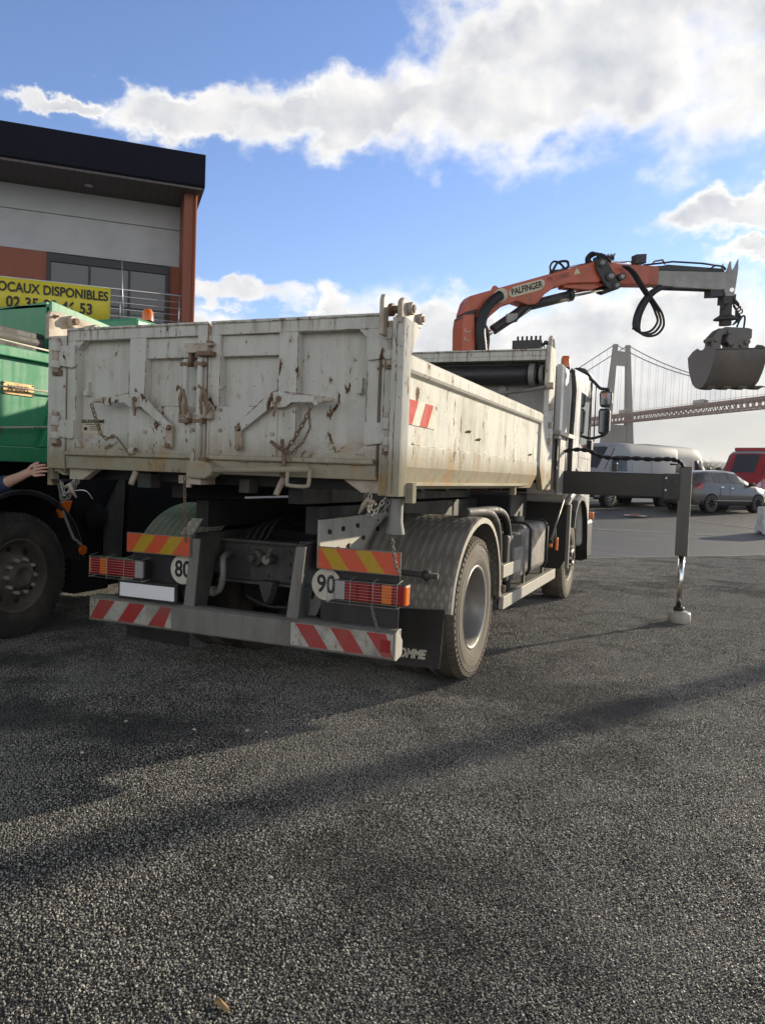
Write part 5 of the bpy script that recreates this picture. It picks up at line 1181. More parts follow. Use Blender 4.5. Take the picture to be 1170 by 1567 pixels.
# ---- cab
cx0, cx1 = -3.92, -1.50
mb = MB()
sec = [(9.35, 1.20), (9.35, 2.70), (9.45, 2.86), (10.5, 2.92), (10.85, 2.80), (11.02, 2.2), (11.14, 1.9), (11.20, 1.25), (11.18, .62), (10.62, .62), (10.58, .80), (10.45, 1.08), (10.2, 1.22), (9.95, 1.26), (9.70, 1.22), (9.55, 1.16)]
mb.prism(sec, 'x', cx0, cx1, 'cab_white'); cab = mb.build('cab', truck, bevel=.07, seg=4)
mb = MB()
mb.prism([(9.98, 1.98), (9.98, 2.62), (10.72, 2.62), (10.86, 2.1), (10.84, 1.90), (10.4, 1.92)], 'x', cx1, cx1+.006, 'glass'); mb.build('door_window', cab, bevel=0)
mb = MB(); mb.prism([(9.98, 1.98), (9.98, 2.62), (10.72, 2.62), (10.86, 2.1), (10.84, 1.90), (10.4, 1.92)], 'x', cx0-.006, cx0, 'glass'); mb.build('door_window', cab, bevel=0)
mb = MB(); mb.box(cx1, cx1+.004, 9.93, 9.945, 1.25, 2.75, 'black_plastic'); mb.box(cx1, cx1+.004, 9.95, 10.9, 1.80, 1.81, 'black_plastic'); mb.build_pieces('door_seam', cab, bevel=0)
mb = MB(); mb.box(cx1, cx1+.02, 9.80, 9.90, 1.50, 1.66, 'black_plastic'); mb.build('door_handle', cab, bevel=.01)
mb = MB(); mb.prism([(11.02, 1.95), (11.06, 1.95), (10.89, 2.78), (10.85, 2.76)], 'x', cx0+.12, cx1-.12, 'glass'); mb.build('windscreen', cab, bevel=0)
# wheel arch flare, black, and front corner
fa_ = [(9.42, .95), (9.50, 1.14), (9.68, 1.27), (9.95, 1.34), (10.22, 1.31), (10.45, 1.20), (10.58, 1.02), (10.66, .80), (10.70, .58), (10.76, .46)]
for sg in (1, -1):
    fx = (lambda x: x) if sg > 0 else mx
    mb = MB(); mb.sweep(fa_, [(fx(-1.85), 0), (fx(-1.46), 0), (fx(-1.43), -.02), (fx(-1.43), -.07), (fx(-1.45), -.03), (fx(-1.85), -.03)], 'black_plastic'); mb.build('wheel_arch', truck, bevel=0)
    mb = MB(); mb.box(fx(-1.42), fx(-1.47), 11.02, 11.10, .98, 1.08, 'lens_orange'); mb.build('indicator', truck, bevel=.01)
mb = MB(); mb.box(-3.94, -1.46, 10.72, 11.30, .42, .98, 'black_plastic'); mb.build('front_bumper', truck, bevel=.05)
# cab rear corner: grey air intake duct, white strips and pipe
mb = MB(); mb.prism([(-1.53, 8.36), (-1.47, 8.36), (-1.47, 8.50), (-1.53, 8.50)], 'z', 1.95, 2.74, 'cab_white'); mb.build('crane_guard_strip', truck, bevel=.006)
mb = MB(); mb.box(-1.85, -1.50, 8.62, 8.98, 1.34, 2.76, 'arm_grey')
for k in range(4): mb.box(-1.82+k*.09, -1.80+k*.09, 8.60, 8.62, 1.4, 2.7, 'chassis_dust')
mb.build('air_intake', truck, bevel=.02)
mb = MB(); mb.tube([(-1.47, 9.12, 1.40), (-1.47, 9.12, 1.9), (-1.47, 9.20, 2.55), (-1.50, 9.26, 2.78), (-1.60, 9.3, 2.82)], .028, 'chassis_dust', 10); mb.build('vertical_pipe', truck, bevel=0)
mb = MB(); mb.box(-1.56, -1.44, 8.25, 9.20, 1.985, 2.03, 'zinc_light'); mb.box(-1.52, -1.49, 8.40, 8.45, 1.62, 1.985, 'chassis'); mb.build('support_bracket', truck, bevel=.004)
mb = MB(); mb.tube([(-1.50, 8.45, 1.36), (-1.50, 8.46, 2.75)], .014, 'zinc', 8); mb.tube([(-1.51, 8.95, 1.36), (-1.51, 8.98, 2.0)], .02, 'chassis', 8); mb.build('support_pipe', truck, bevel=0)
bc = MB(); bc.lathe([(0, .055), (.10, .052), (.13, .04), (.135, 0)], (-1.56, 9.05, 2.80), 'z', 'lens_orange', 20); bc.lathe([(-.03, .06), (0, .06)], (-1.56, 9.05, 2.80), 'z', 'black_plastic', 20); bc.build('beacon', truck, bevel=0)
# mirrors
mb = MB(); mb.tube(smooth_path([(-1.60, 10.75, 2.95), (-1.48, 10.85, 2.86), (-1.40, 10.92, 2.78), (-1.30, 10.92, 2.76), (-1.27, 10.92, 2.70)], 5), .022, 'black_plastic', 10); mb.tube([(-1.58, 10.9, 2.08), (-1.45, 10.92, 2.10), (-1.32, 10.92, 2.14), (-1.28, 10.92, 2.2)], .020, 'black_plastic', 10)
mb.tube([(-1.50, 10.85, 2.05), (-1.50, 10.80, 2.85)], .015, 'black_plastic', 8); mb.tube([(-1.455, 10.95, 2.05), (-1.46, 10.98, 2.82)], .010, 'black_plastic', 8)
mb.box(-1.60, -1.46, 10.78, 10.95, 1.93, 2.06, 'black_plastic'); mb.build('mirror_arm', truck, bevel=.004)
for (z0, z1, ww) in ((2.52, 2.74, .17), (2.15, 2.50, .155)):
    mb = MB(); xc_ = -1.315 if z0 > 2.5 else -1.325
    mb.prism([(xc_-ww/2+.01, z0+.02), (xc_-ww/2+.03, z0), (xc_+ww/2-.03, z0), (xc_+ww/2, z0+.05), (xc_+ww/2, z1-.03), (xc_+ww/2-.04, z1), (xc_-ww/2+.02, z1), (xc_-ww/2, z1-.04)], 'y', 10.86, 10.98, 'black_plastic'); m_ = mb.build('mirror', truck, bevel=.02, seg=3)
    mb = MB(); mb.box(xc_-ww/2+.02, xc_+ww/2-.02, 10.852, 10.858, z0+.03, z1-.03, 'mirror_glass'); mb.build('mirror_glass', m_, bevel=0)
mb = MB(); mb.tube(smooth_path([(-1.75, 10.6, 2.98), (-1.62, 10.75, 2.98), (-1.52, 10.9, 2.90)], 4), [.02, .03, .045, .05, .055, .055, .05, .04, .03], 'black_plastic', 12); mb.build('sun_visor', truck, bevel=0)

# ---- stabiliser: beam, leg, ram, foot
mb = MB(); mb.box(-3.74, -.33, 8.90, 9.10, 1.355, 1.615, 'black_steel'); mb.build('stabiliser_beam', truck, bevel=.012)
mb = MB(); mb.box(-.42, -.26, 8.885, 9.115, 1.34, 1.62, 'black_steel')
for z_, x_ in ((1.44, -.40), (1.57, -.40)): mb.cyl((x_, 8.885, z_), (x_, 8.868, z_), .012, 'plate_white', 8)
for z_ in (1.40, 1.45, 1.50, 1.55):
    for x_ in (-.335, -.29): mb.cyl((x_, 8.885, z_), (x_, 8.872, z_), .012, 'chassis_dust', 8)
mb.build('leg_clamp', truck, bevel=.004)
mb = MB(); mb.prism([(-.275, 8.92), (-.275, 9.08), (-.145, 9.08), (-.145, 8.92)], 'z', .735, 1.70, 'leg_grey'); mb.build('stabiliser_leg', truck, bevel=.006)
mb = MB(); mb.cyl((-.205, 9.0, .15), (-.205, 9.0, .75), .032, 'chrome', 24); mb.cyl((-.205, 9.0, .12), (-.205, 9.0, .175), .055, 'chassis', 20); mb.build('stabiliser_ram', truck, bevel=0)
mb = MB(); mb.lathe([(0, 0), (0, .112), (.01, .118), (.10, .118), (.115, .108), (.13, .06), (.13, 0)], (-.195, 9.0, .002), 'z', 'zinc_light', 36)
for k in range(3): a = 2*pi*k/3; mb.cyl((-.195+.09*cos(a), 9+.09*sin(a), .11), (-.195+.09*cos(a), 9+.09*sin(a), .125), .01, 'chassis', 8)
mb.build('foot_plate', truck, bevel=0)
mb = MB()
hp_ = smooth_path([(-1.70, 8.93, 1.83), (-1.56, 8.93, 1.825), (-1.40, 8.92, 1.855), (-1.25, 8.92, 1.85), (-1.10, 8.92, 1.79), (-.94, 8.92, 1.77), (-.75, 8.92, 1.775), (-.55, 8.92, 1.768), (-.38, 8.92, 1.775), (-.28, 8.92, 1.75), (-.235, 8.92, 1.70)], 8)
for ph in (0, pi): mb.tube([p+Vector((0, .013*sin(i*.7+ph), .013*cos(i*.7+ph))) for i, p in enumerate(hp_)], .014, 'hose_rubber', 8)
mb.tube([(-.37, 8.9, 1.72), (-.30, 8.9, 1.72), (-.30, 8.9, 1.64)], .010, 'hose_rubber', 8); mb.cyl((-.29, 8.88, 1.63), (-.29, 8.88, 1.73), .016, 'zinc', 10)
mb.build('stabiliser_hose', truck, bevel=0)
mb = MB(); mb.box(mx(-.275), mx(-.145)-.0, 8.92, 9.08, .9, 1.70, 'arm_grey') if False else mb.box(-3.90, -3.76, 8.92, 9.08, .85, 1.70, 'arm_grey'); mb.cyl((-3.83, 9.0, .62), (-3.83, 9.0, .85), .032, 'chrome', 16); mb.cyl((-3.83, 9, .58), (-3.83, 9, .66), .11, 'zinc', 24); mb.build('stowed_leg', truck, bevel=.006)

# ---- loading crane
def plate(poly, y0, y1, m, name, par=None, bev=.006):
    mb = MB(); mb.prism(poly, 'y', y0, y1, m); return mb.build(name, par or truck, bevel=bev)
mb = MB(); mb.box(-3.0, -2.4, 8.70, 9.3, 1.34, 1.95, 'crane_orange'); mb.cyl((-2.70, 9.0, 1.9), (-2.70, 9.0, 2.95), .16, 'crane_dark', 28); mb.build('crane_base', truck, bevel=.02)
XF[0] = swing
col = plate([(-2.84, 2.60), (-2.86, 3.30), (-2.845, 3.43), (-2.72, 3.43), (-2.70, 3.20), (-2.68, 2.60)], 8.86, 9.14, 'crane_orange', 'crane_column')
plate([(-2.70, 2.60), (-2.70, 3.40), (-2.60, 3.42), (-2.50, 3.25), (-2.48, 3.12), (-2.52, 2.60)], 8.93, 9.07, 'crane_dark', 'column_web', col)
mb = MB()
for z_ in (3.22, 3.12): mb.box(-2.83, -2.76, 8.850, 8.86, z_, z_+.008, 'cream'); mb.box(-2.83, -2.822, 8.850, 8.86, z_, z_+.05, 'cream')
mb.build('marking', col, bevel=0)
boom_poly = [(-2.845, 3.45), (-2.80, 3.60), (-2.755, 3.655), (-2.43, 3.712), (-1.33, 3.925), (-1.26, 3.90), (-1.21, 3.74), (-1.30, 3.69), (-1.62, 3.70), (-1.78, 3.665), (-1.88, 3.60), (-1.965, 3.50), (-2.06, 3.49), (-2.2, 3.545), (-2.37, 3.50), (-2.50, 3.40), (-2.54, 3.36), (-2.66, 3.38), (-2.70, 3.45)]
boom = plate(boom_poly, 8.90, 9.10, 'crane_orange', 'crane_boom', None, .012)
mb = MB(); mb.prism([(-1.66, 3.70), (-1.30, 3.745), (-1.22, 3.66), (-1.35, 3.62), (-1.66, 3.665)], 'y', 8.94, 9.06, 'crane_orange'); mb.build('boom_gusset', boom, bevel=.004)
mb = MB(); mb.prism([(-2.47, 3.70), (-2.44, 3.76), (-2.42, 3.76), (-2.37, 3.72)], 'y', 8.98, 9.02, 'crane_orange'); mb.build('lifting_eye', boom, bevel=.002)
mb = MB(); mb.prism([(-2.855, 3.40), (-2.82, 3.47), (-2.67, 3.49), (-2.67, 3.44)], 'y', 8.89, 9.11, 'crane_dark'); mb.build('column_joint', boom, bevel=.004)
# fat corrugated hose sleeve hugging the column
mb = MB(); hp_ = smooth_path([(-2.62, 8.84, 2.62), (-2.62, 8.84, 2.97), (-2.655, 8.83, 3.22), (-2.62, 8.83, 3.42), (-2.54, 8.83, 3.54), (-2.42, 8.85, 3.62)], 12)
mb.tube(hp_, [.058+.005*(i % 2) for i in range(len(hp_))], 'hose_rubber', 14); mb.build('hose_sleeve', truck, bevel=0)
mb = MB(); mb.lathe([(0, .085), (-.02, .085), (-.02, 0)], (-2.40, 8.90, 3.62), 'y', 'cream', 24); mb.build('sleeve_collar', boom, bevel=0)
# name plate
def pill(x0, x1, z0, z1, sl, n=6):
    pts = []; r = (z1-z0)/2; c_ = (z0+z1)/2
    for k in range(n+1): a = -pi/2+pi*k/n; pts.append((x1-r+r*cos(a), c_+r*sin(a)))
    for k in range(n+1): a = pi/2+pi*k/n; pts.append((x0+r+r*cos(a), c_+r*sin(a)))
    xm = (x0+x1)/2; return [(x, z+(x-xm)*sl) for x, z in pts]
plate(pill(-2.30, -1.89, 3.618, 3.738, .19), 8.892, 8.90, 'cream', 'name_plate', boom, .002)
text('lettering', 'PALFINGER', .104, (-2.095, 8.889, 3.678), (1, 0, .19), (-.19, 0, 1), 'ink', boom, bold=.0022, sx=.83, thick=.001)
text('lettering', 'PK 11000', .085, (-1.74, 8.897, 3.775), (1, 0, .19), (-.19, 0, 1), 'ink_faded', boom, bold=.001, sx=.95, thick=.001)
plate([(-1.575, 3.79), (-1.50, 3.80), (-1.545, 3.865)], 8.893, 8.90, 'cream', 'warning_triangle', boom, .001)
# lift cylinder (column to boom) and outer cylinder
mb = MB(); mb.cyl((-2.52, 9.0, 3.17), (-2.38, 9.0, 3.27), .034, 'chrome', 16); mb.cyl((-2.54, 8.93, 3.16), (-2.54, 9.07, 3.16), .045, 'crane_dark', 16); lc = mb.build('lift_cylinder_rod', truck, bevel=0)
mb = MB(); mb.cyl((-2.42, 9.0, 3.245), (-2.02, 9.0, 3.49), .062, 'crane_dark', 20); mb.box(-2.30, -2.17, 8.92, 8.95, 3.31, 3.41, 'arm_grey'); mb.tube([(-2.38, 8.93, 3.25), (-2.2, 8.91, 3.32), (-2.02, 8.93, 3.48)], .012, 'hose_rubber', 8); mb.build('lift_cylinder', truck, bevel=.006)
mb = MB(); mb.cyl((-2.0, 9.0, 3.50), (-1.55, 9.0, 3.582), .058, 'crane_dark', 20); mb.cyl((-1.57, 9, 3.578), (-1.53, 9, 3.585), .066, 'crane_dark', 20); mb.build('luffing_cylinder', truck, bevel=0)
mb = MB(); mb.cyl((-1.56, 9.0, 3.582), (-1.20, 9.0, 3.64), .030, 'chrome', 16); mb.build('luffing_rod', truck, bevel=0)
# elbow linkage
mb = MB()
mb.prism([(-1.36, 3.92), (-1.30, 3.95), (-1.24, 3.92), (-1.10, 3.66), (-1.12, 3.60), (-1.18, 3.60), (-1.26, 3.68), (-1.34, 3.82)], 'y', 8.86, 8.885, 'crane_dark')
mb.prism([(-1.36, 3.92), (-1.30, 3.95), (-1.24, 3.92), (-1.10, 3.66), (-1.12, 3.60), (-1.18, 3.60), (-1.26, 3.68), (-1.34, 3.82)], 'y', 9.115, 9.14, 'crane_dark')
for x_, z_, r in ((-1.30, 3.89, .045), (-1.13, 3.635, .042), (-1.20, 3.74, .05), (-1.08, 3.73, .04)): mb.cyl((x_, 8.84, z_), (x_, 9.16, z_), r, 'crane_dark', 18); mb.cyl((x_, 8.83, z_), (x_, 8.84, z_), r*.6, 'steel_dull', 12)
mb.build('elbow_linkage', truck, bevel=.003)
# outer boom and its extensions
ob = plate([(-1.26, 3.92), (-1.10, 3.885), (-.68, 3.835), (-.66, 3.82), (-.66, 3.635), (-1.08, 3.66), (-1.20, 3.72)], 8.91, 9.09, 'crane_orange', 'outer_boom', None, .01)
plate([(-.66, 3.79), (.045, 3.745), (.05, 3.575), (-.02, 3.565), (-.60, 3.62), (-.66, 3.64)], 8.925, 9.075, 'arm_grey', 'boom_extension', None, .008)
plate([(-.88, 3.845), (-.60, 3.845), (-.55, 3.855), (.02, 3.79), (.04, 3.745), (-.60, 3.79), (-.86, 3.815)], 8.95, 9.05, 'crane_dark', 'extension_cylinder', None, .01)
mb = MB(); mb.cyl((-1.30, 9, 3.93), (-.86, 9, 3.905), .012, 'chrome', 10); mb.tube([(-.80, 8.96, 3.86), (-.5, 8.95, 3.88), (-.2, 8.95, 3.85), (.02, 8.95, 3.81)], .010, 'hose_rubber', 8); mb.tube([(-.72, 8.95, 3.86), (-.70, 8.93, 3.89), (-.62, 8.93, 3.90), (-.58, 8.95, 3.86)], .010, 'rust_metal', 8)
mb.tube([(-.62, 8.98, 3.60), (-.4, 8.98, 3.585), (-.1, 8.98, 3.565)], .012, 'hose_rubber', 8); mb.build('extension_pipe', truck, bevel=0)
mb = MB(); mb.box(-.91, -.80, 8.90, 9.0, 3.87, 3.97, 'black_plastic'); mb.cyl((-.87, 8.95, 3.80), (-.86, 8.95, 3.88), .015, 'crane_dark', 8); mb.build('work_lamp', truck, bevel=.012)
# loops of hose over the elbow
mb = MB()
mb.tube(smooth_path([(-1.80, 8.95, 3.83), (-1.77, 8.93, 3.90), (-1.73, 8.93, 3.95), (-1.64, 8.93, 3.95), (-1.62, 8.93, 3.90), (-1.66, 8.95, 3.85)], 5), .014, 'hose_rubber', 8)
mb.tube(smooth_path([(-1.78, 8.98, 3.83), (-1.80, 8.97, 3.92), (-1.76, 8.97, 3.97), (-1.68, 8.97, 3.93), (-1.62, 8.98, 3.85)], 5), .012, 'hose_rubber', 8)
mb.box(-1.78, -1.66, 8.93, 9.03, 3.80, 3.87, 'crane_dark'); mb.cyl((-1.66, 9, 3.885), (-1.35, 9, 3.93), .011, 'chrome', 8)
for q in range(3):
    o_ = q*.035; mb.tube(smooth_path([(-1.42+o_, 8.93, 3.90), (-1.44+o_, 8.90+o_, 3.97), (-1.38+o_, 8.90, 4.02-q*.01), (-1.30+o_, 8.90, 3.96), (-1.24+o_, 8.91, 3.90)], 5), .013, 'hose_rubber', 8)
mb.box(-1.30, -1.12, 8.94, 9.04, 3.93, 3.985, 'crane_dark')
for q in range(5): mb.cyl((-1.29+q*.035, 8.93, 3.95), (-1.275+q*.035, 8.90, 3.99), .010, 'steel_dull', 6)
mb.build('elbow_hose', truck, bevel=0)
# big hanging hose loops
mb = MB()
lp = [(-1.06, 8.86, 3.84), (-.98, 8.85, 3.77), (-.90, 8.85, 3.65), (-.82, 8.85, 3.53), (-.74, 8.85, 3.42), (-.68, 8.85, 3.31), (-.66, 8.85, 3.21), (-.72, 8.85, 3.12), (-.82, 8.85, 3.10), (-.90, 8.85, 3.15), (-.905, 8.85, 3.27), (-.86, 8.85, 3.41), (-.77, 8.86, 3.53), (-.66, 8.88, 3.59), (-.56, 8.9, 3.60)]
for q in range(3):
    a = [(x+(q-1)*.022*(1 if i > 4 else .6), y-.02*q, z-(q-1)*.022*(1 if 5 < i < 10 else .3)) for i, (x, y, z) in enumerate(lp)]
    mb.tube(smooth_path(a, 6), .0125, 'hose_rubber', 8)
mb.tube(smooth_path([(-.915, 8.82, 3.16), (-.92, 8.82, 3.27), (-.87, 8.82, 3.41), (-.78, 8.84, 3.53), (-.66, 8.86, 3.60)], 6), .030, 'hose_rubber', 10)
mb.tube([(-.955, 8.82, 3.165), (-.90, 8.82, 3.16)], .014, 'hose_rubber', 6)
mb.build('hanging_hose', truck, bevel=0)
# boom tip fork
mb = MB()
for y_ in (8.93, 9.05): mb.prism([(.03, 3.56), (.055, 3.79), (.075, 3.86), (.09, 3.79), (.10, 3.76), (.125, 3.80), (.155, 3.88), (.16, 3.78), (.145, 3.60), (.13, 3.50), (.05, 3.50)], 'y', y_, y_+.02, 'arm_grey')
mb.cyl((.10, 8.92, 3.56), (.10, 9.08, 3.56), .025, 'chrome', 12); mb.box(-.10, .03, 8.94, 9.06, 3.50, 3.57, 'crane_dark'); mb.tube(smooth_path([(-.12, 8.93, 3.79), (-.08, 8.92, 3.815), (0, 8.92, 3.80), (.03, 8.93, 3.77)], 4), .010, 'hose_rubber', 6); mb.build('boom_tip_fork', truck, bevel=.003)
XF[0] = None
# control valve bank on the headboard
mb = MB(); mb.box(-2.06, -1.74, 8.50, 8.72, 2.80, 3.03, 'crane_dark')
for k in range(6): x_ = -2.02+k*.05; mb.cyl((x_, 8.60, 3.03), (x_, 8.60, 3.09), .014, 'crane_dark', 10)
for k in range(6): mb.box(-2.035+k*.05, -2.03+k*.05+.02, 8.492, 8.50, 2.86, 2.94, 'chassis')
mb.tube(smooth_path([(-1.74, 8.6, 3.0), (-1.68, 8.6, 2.99), (-1.64, 8.58, 2.90), (-1.62, 8.55, 2.80)], 5), .013, 'hose_rubber', 8); mb.tube(smooth_path([(-1.74, 8.56, 2.96), (-1.70, 8.56, 3.02), (-1.64, 8.56, 2.95), (-1.60, 8.55, 2.80)], 5), .012, 'hose_rubber', 8)
mb.build('control_valves', truck, bevel=.006)

# ---- grab bucket hanging from the boom
XF[0] = swing
gb = empty('grab_bucket', swing((.14, 9.0, 2.56)), 'closed rusty brown clamshell grab bucket hanging by its rotator from the crane tip', 'grab bucket')
mb = MB(); mb.cyl((.10, 9.0, 3.20), (.10, 9.0, 3.56), .058, 'crane_dark', 18); mb.box(.04, .16, 8.94, 9.06, 3.42, 3.52, 'crane_dark'); mb.lathe([(0, .11), (.015, .11), (.05, .06)], (.10, 9.0, 3.26), 'z', 'crane_dark', 20); mb.build('rotator', gb, bevel=.004)
mb = MB()
for a in range(5): mb.tube(smooth_path([(.13, 8.94, 3.48-a*.02), (.19+.02*(a % 3), 8.93, 3.40-a*.03), (.15, 8.92, 3.33-a*.02), (.22-.03*(a % 2), 8.93, 3.27), (.14, 8.94, 3.20)], 4), .008, 'hose_rubber', 6)
mb.tube(smooth_path([(.20, 8.97, 3.18), (.23, 8.95, 3.28), (.265, 8.95, 3.28), (.27, 8.97, 3.16)], 4), .010, 'hose_rubber', 6)
mb.tube([(.02, 8.95, 3.36), (.08, 8.94, 3.42)], .008, 'hose_rubber', 6); mb.build('rotator_hose', gb, bevel=0)
mb = MB(); mb.prism([(-.06, 2.95), (-.05, 3.08), (.01, 3.15), (.07, 3.18), (.30, 3.165), (.335, 3.15), (.335, 3.06), (.31, 3.04), (.31, 2.95), (.26, 2.93), (.22, 2.99), (.12, 2.99), (.09, 3.03), (.10, 3.10), (.04, 3.10), (.02, 3.03), (.03, 2.95)], 'y', 8.93, 8.96, 'grab_steel')
mb.prism([(-.06, 2.95), (-.05, 3.08), (.01, 3.15), (.07, 3.18), (.30, 3.165), (.335, 3.15), (.335, 3.06), (.31, 3.04), (.31, 2.95), (.26, 2.93), (.22, 2.99), (.12, 2.99), (.09, 3.03), (.10, 3.10), (.04, 3.10), (.02, 3.03), (.03, 2.95)], 'y', 9.04, 9.07, 'grab_steel')
for x_, z_ in ((-.03, 3.05), (.28, 3.02), (.10, 3.13), (.16, 2.97)): mb.cyl((x_, 8.90, z_), (x_, 9.10, z_), .028, 'grab_steel', 14)
mb.box(.10, .30, 8.95, 9.05, 3.02, 3.12, 'crane_dark'); mb.build('grab_frame', gb, bevel=.003)
# two quarter-drum shells meeting at the bottom; the closing axis runs obliquely
GA = radians(-101); gx, gy = Vector((cos(GA), sin(GA), 0)), Vector((-sin(GA), cos(GA), 0)); gc = Vector((.13, 9.0, 0))
for sg in (1, -1):
    mb = MB(); hw = .24
    prof = [(0, 2.545), (.09, 2.55), (.19, 2.60), (.28, 2.70), (.335, 2.80), (.37, 2.905)]
    top = [(.37, 2.905), (.24, 2.96), (.12, 2.98), (0, 2.93)]
    poly = prof+top[1:]
    for w0, w1 in ((-hw, -hw+.012), (hw-.012, hw)):
        vs = [gc+gx*(sg*a)+gy*w_+Vector((0, 0, z)) for w_ in (w0, w1) for a, z in poly]; n = len(poly)
        mb.add(vs, [list(range(n)), list(range(n, 2*n))[::-1]]+[(i, n+i, n+(i+1) % n, (i+1) % n) for i in range(n)], 'grab_steel')
    n = len(prof); vs = [gc+gx*(sg*a*f_)+gy*w_+Vector((0, 0, z+(1-f_)*.15)) for f_ in (1.0, .975) for w_ in (-hw, hw) for a, z in prof]
    fs = []
    for L_ in (0, 2*n):
        fs += [(L_+i, L_+i+1, L_+n+i+1, L_+n+i) for i in range(n-1)]
    fs += [(n-1, 2*n-1, 4*n-1, 3*n-1)]
    mb.add(vs, fs, 'grab_steel', True)
    # crown plate between shell and frame, and cutting teeth
    vs = [gc+gx*(sg*a)+gy*w_+Vector((0, 0, z)) for a, z in ((.0, 2.95), (.26, 2.935), (.26, 2.925), (0, 2.94)) for w_ in (-hw, hw)]
    mb.add(vs, [(0, 1, 3, 2), (2, 3, 5, 4), (4, 5, 7, 6), (6, 7, 1, 0)], 'grab_steel')
    for k in range(4):
        w_ = -hw+.02+k*.145+(.03 if sg > 0 else 0)
        c_ = gc+gy*w_+gx*(sg*.0); vs = [c_+gx*(sg*a)+gy*b_+Vector((0, 0, z)) for b_ in (0, .07) for a, z in ((.10, 2.56), (.10, 2.543), (-.02, 2.525), (0, 2.56))]
        mb.add(vs, [(0, 1, 2, 3), (7, 6, 5, 4), (0, 4, 5, 1), (1, 5, 6, 2), (2, 6, 7, 3), (3, 7, 4, 0)], 'grab_steel')
    mb.build('shell', gb, bevel=.003)
XF[0] = None


# ================================================================== green tipper standing on the left
GX, GL = -5.30, -7.80
gt = empty('tipper_truck', (-6.55, 4.8, 0), 'green tipper truck with black wheel arch and brass name plaque, left of the white truck', 'truck')
mb = MB()
vs = [(GX-.02, 4.4-4.0, 1.62), (GX-.02, 5.95, 1.62), (GX-.02, 5.95, 2.40), (GX-.02, .4, 2.40), (GL, .4, 1.62), (GL, 5.95, 1.62), (GL, 5.95, 2.40), (GL, .4, 2.40)]
mb.add(vs, [(0, 1, 2, 3), (7, 6, 5, 4), (0, 4, 5, 1), (0, 3, 7, 4), (1, 5, 6, 2)], 'green_paint')
mb.box(GL, GX+.02, .4, 5.95, 1.49, 1.62, 'green_paint'); mb.box(GX-.03, GX+.035, .4, 5.95, 2.345, 2.43, 'green_paint')
vs = []
mb.prism([(4.98, 1.62), (5.9, 1.62), (5.9, 2.34), (5.32, 2.34)], 'x', GX-.02, GX+.03, 'green_paint')
mb.build('tipper_body', gt, bevel=.008)
mb = MB(); mb.prism([(GX-.06, 2.89), (GX-.06, 2.44), (GL, 2.44), (GL, 2.74)], 'y', 5.12, 5.15, 'green_paint'); mb.prism([(5.12, 2.895), (5.95, 2.80), (5.95, 2.44), (5.12, 2.44)], 'x', GX-.03, GX, 'green_paint')
mb.prism([(5.12, 2.87), (5.95, 2.80), (5.95, 2.77), (5.12, 2.84)], 'x', GL, GX-.03, 'green_paint'); mb.build('canopy', gt, bevel=.004)
mb = MB(); mb.box(GL+.1, GX-.06, 4.3, 5.1, 2.43, 2.60, 'chassis')
for k in range(7): mb.cyl((GX-.10-k*.12, 2.5, 2.50+.02*(k % 2)), (GX-.10-k*.12, 5.1, 2.52+.02*(k % 2)), .055, 'chassis_dust', 10)
mb.build('sheet_roll', gt, bevel=.01)
mb = MB(); mb.tube([(GX+.04, 3.8, 2.47), (GX+.04, 4.6, 2.465), (GX+.02, 5.3, 2.45)], .008, 'white_fresh', 6); mb.build('white_cable', gt, bevel=0)
mb = MB(); mb.tube([(GX+.04, 3.5, 2.09), (GX+.05, 4.6, 2.095), (GX+.05, 4.85, 2.10), (GX+.05, 5.4, 2.11)], .009, 'rusty_white', 6); mb.tube([(GX+.04, 3.5, 1.72), (GX+.05, 4.6, 1.765), (GX+.05, 5.05, 1.80), (GX+.05, 5.5, 1.84)], .009, 'rusty_white', 6); mb.build('rope', gt, bevel=0)
mb = MB(); mb.box(GX-.02, GX-.008, 4.64, 4.95, 2.045, 2.145, 'brass'); pq = mb.build('plaque', gt, bevel=.002)
mb = MB()
for y_, z_ in ((4.65, 2.055), (4.94, 2.055), (4.65, 2.135), (4.94, 2.135)): mb.cyl((GX-.008, y_, z_), (GX-.003, y_, z_), .006, 'rust_metal', 8)
mb.build('screws', pq, bevel=0)['kind'] = 'stuff'
text('lettering', 'MARREL', .062, (GX-.006, 4.795, 2.098), (0, 1, 0), (0, 0, 1), 'rust_metal', pq, bold=.001, thick=.001)
mb = MB(); mb.prism([(6.2, 1.75), (6.2, 2.97), (8.1, 2.97), (8.3, 2.2), (8.35, 1.75)], 'x', GL, GX, 'green_paint'); mb.box(GL+.02, GX-.02, 6.2, 8.3, .5, 1.75, 'matt_black'); gc_ = mb.build('cab', gt, bevel=.03)
mb = MB(); mb.prism([(6.9, 1.9), (6.9, 2.6), (7.9, 2.6), (8.1, 1.9)], 'x', GX, GX+.006, 'glass'); mb.build('door_window', gc_, bevel=0)
mb = MB(); mb.lathe([(0, .06), (.09, .055), (.12, .035), (.122, 0)], (GX-.08, 6.46, 2.985), 'z', 'lens_orange', 20); mb.build('beacon', gt, bevel=0)
mb = MB(); mb.tube([(GX-.25, 6.3, 2.9), (GX-.29, 6.3, 3.60)], [.006, .003], 'inox', 6); mb.build('aerial', gt, bevel=0)
hub_wheel(gt, -5.44, 4.82, 1, 'tyre', 'rim_brown', 'x', 10)
hub_wheel(gt, -7.66, 4.82, -1, 'tyre', 'rim_brown', 'x', 10); hub_wheel(gt, -5.44, 7.6, 1, 'tyre', 'rim_brown', 'x', 10); hub_wheel(gt, -7.66, 7.6, -1, 'tyre', 'rim_brown', 'x', 10)
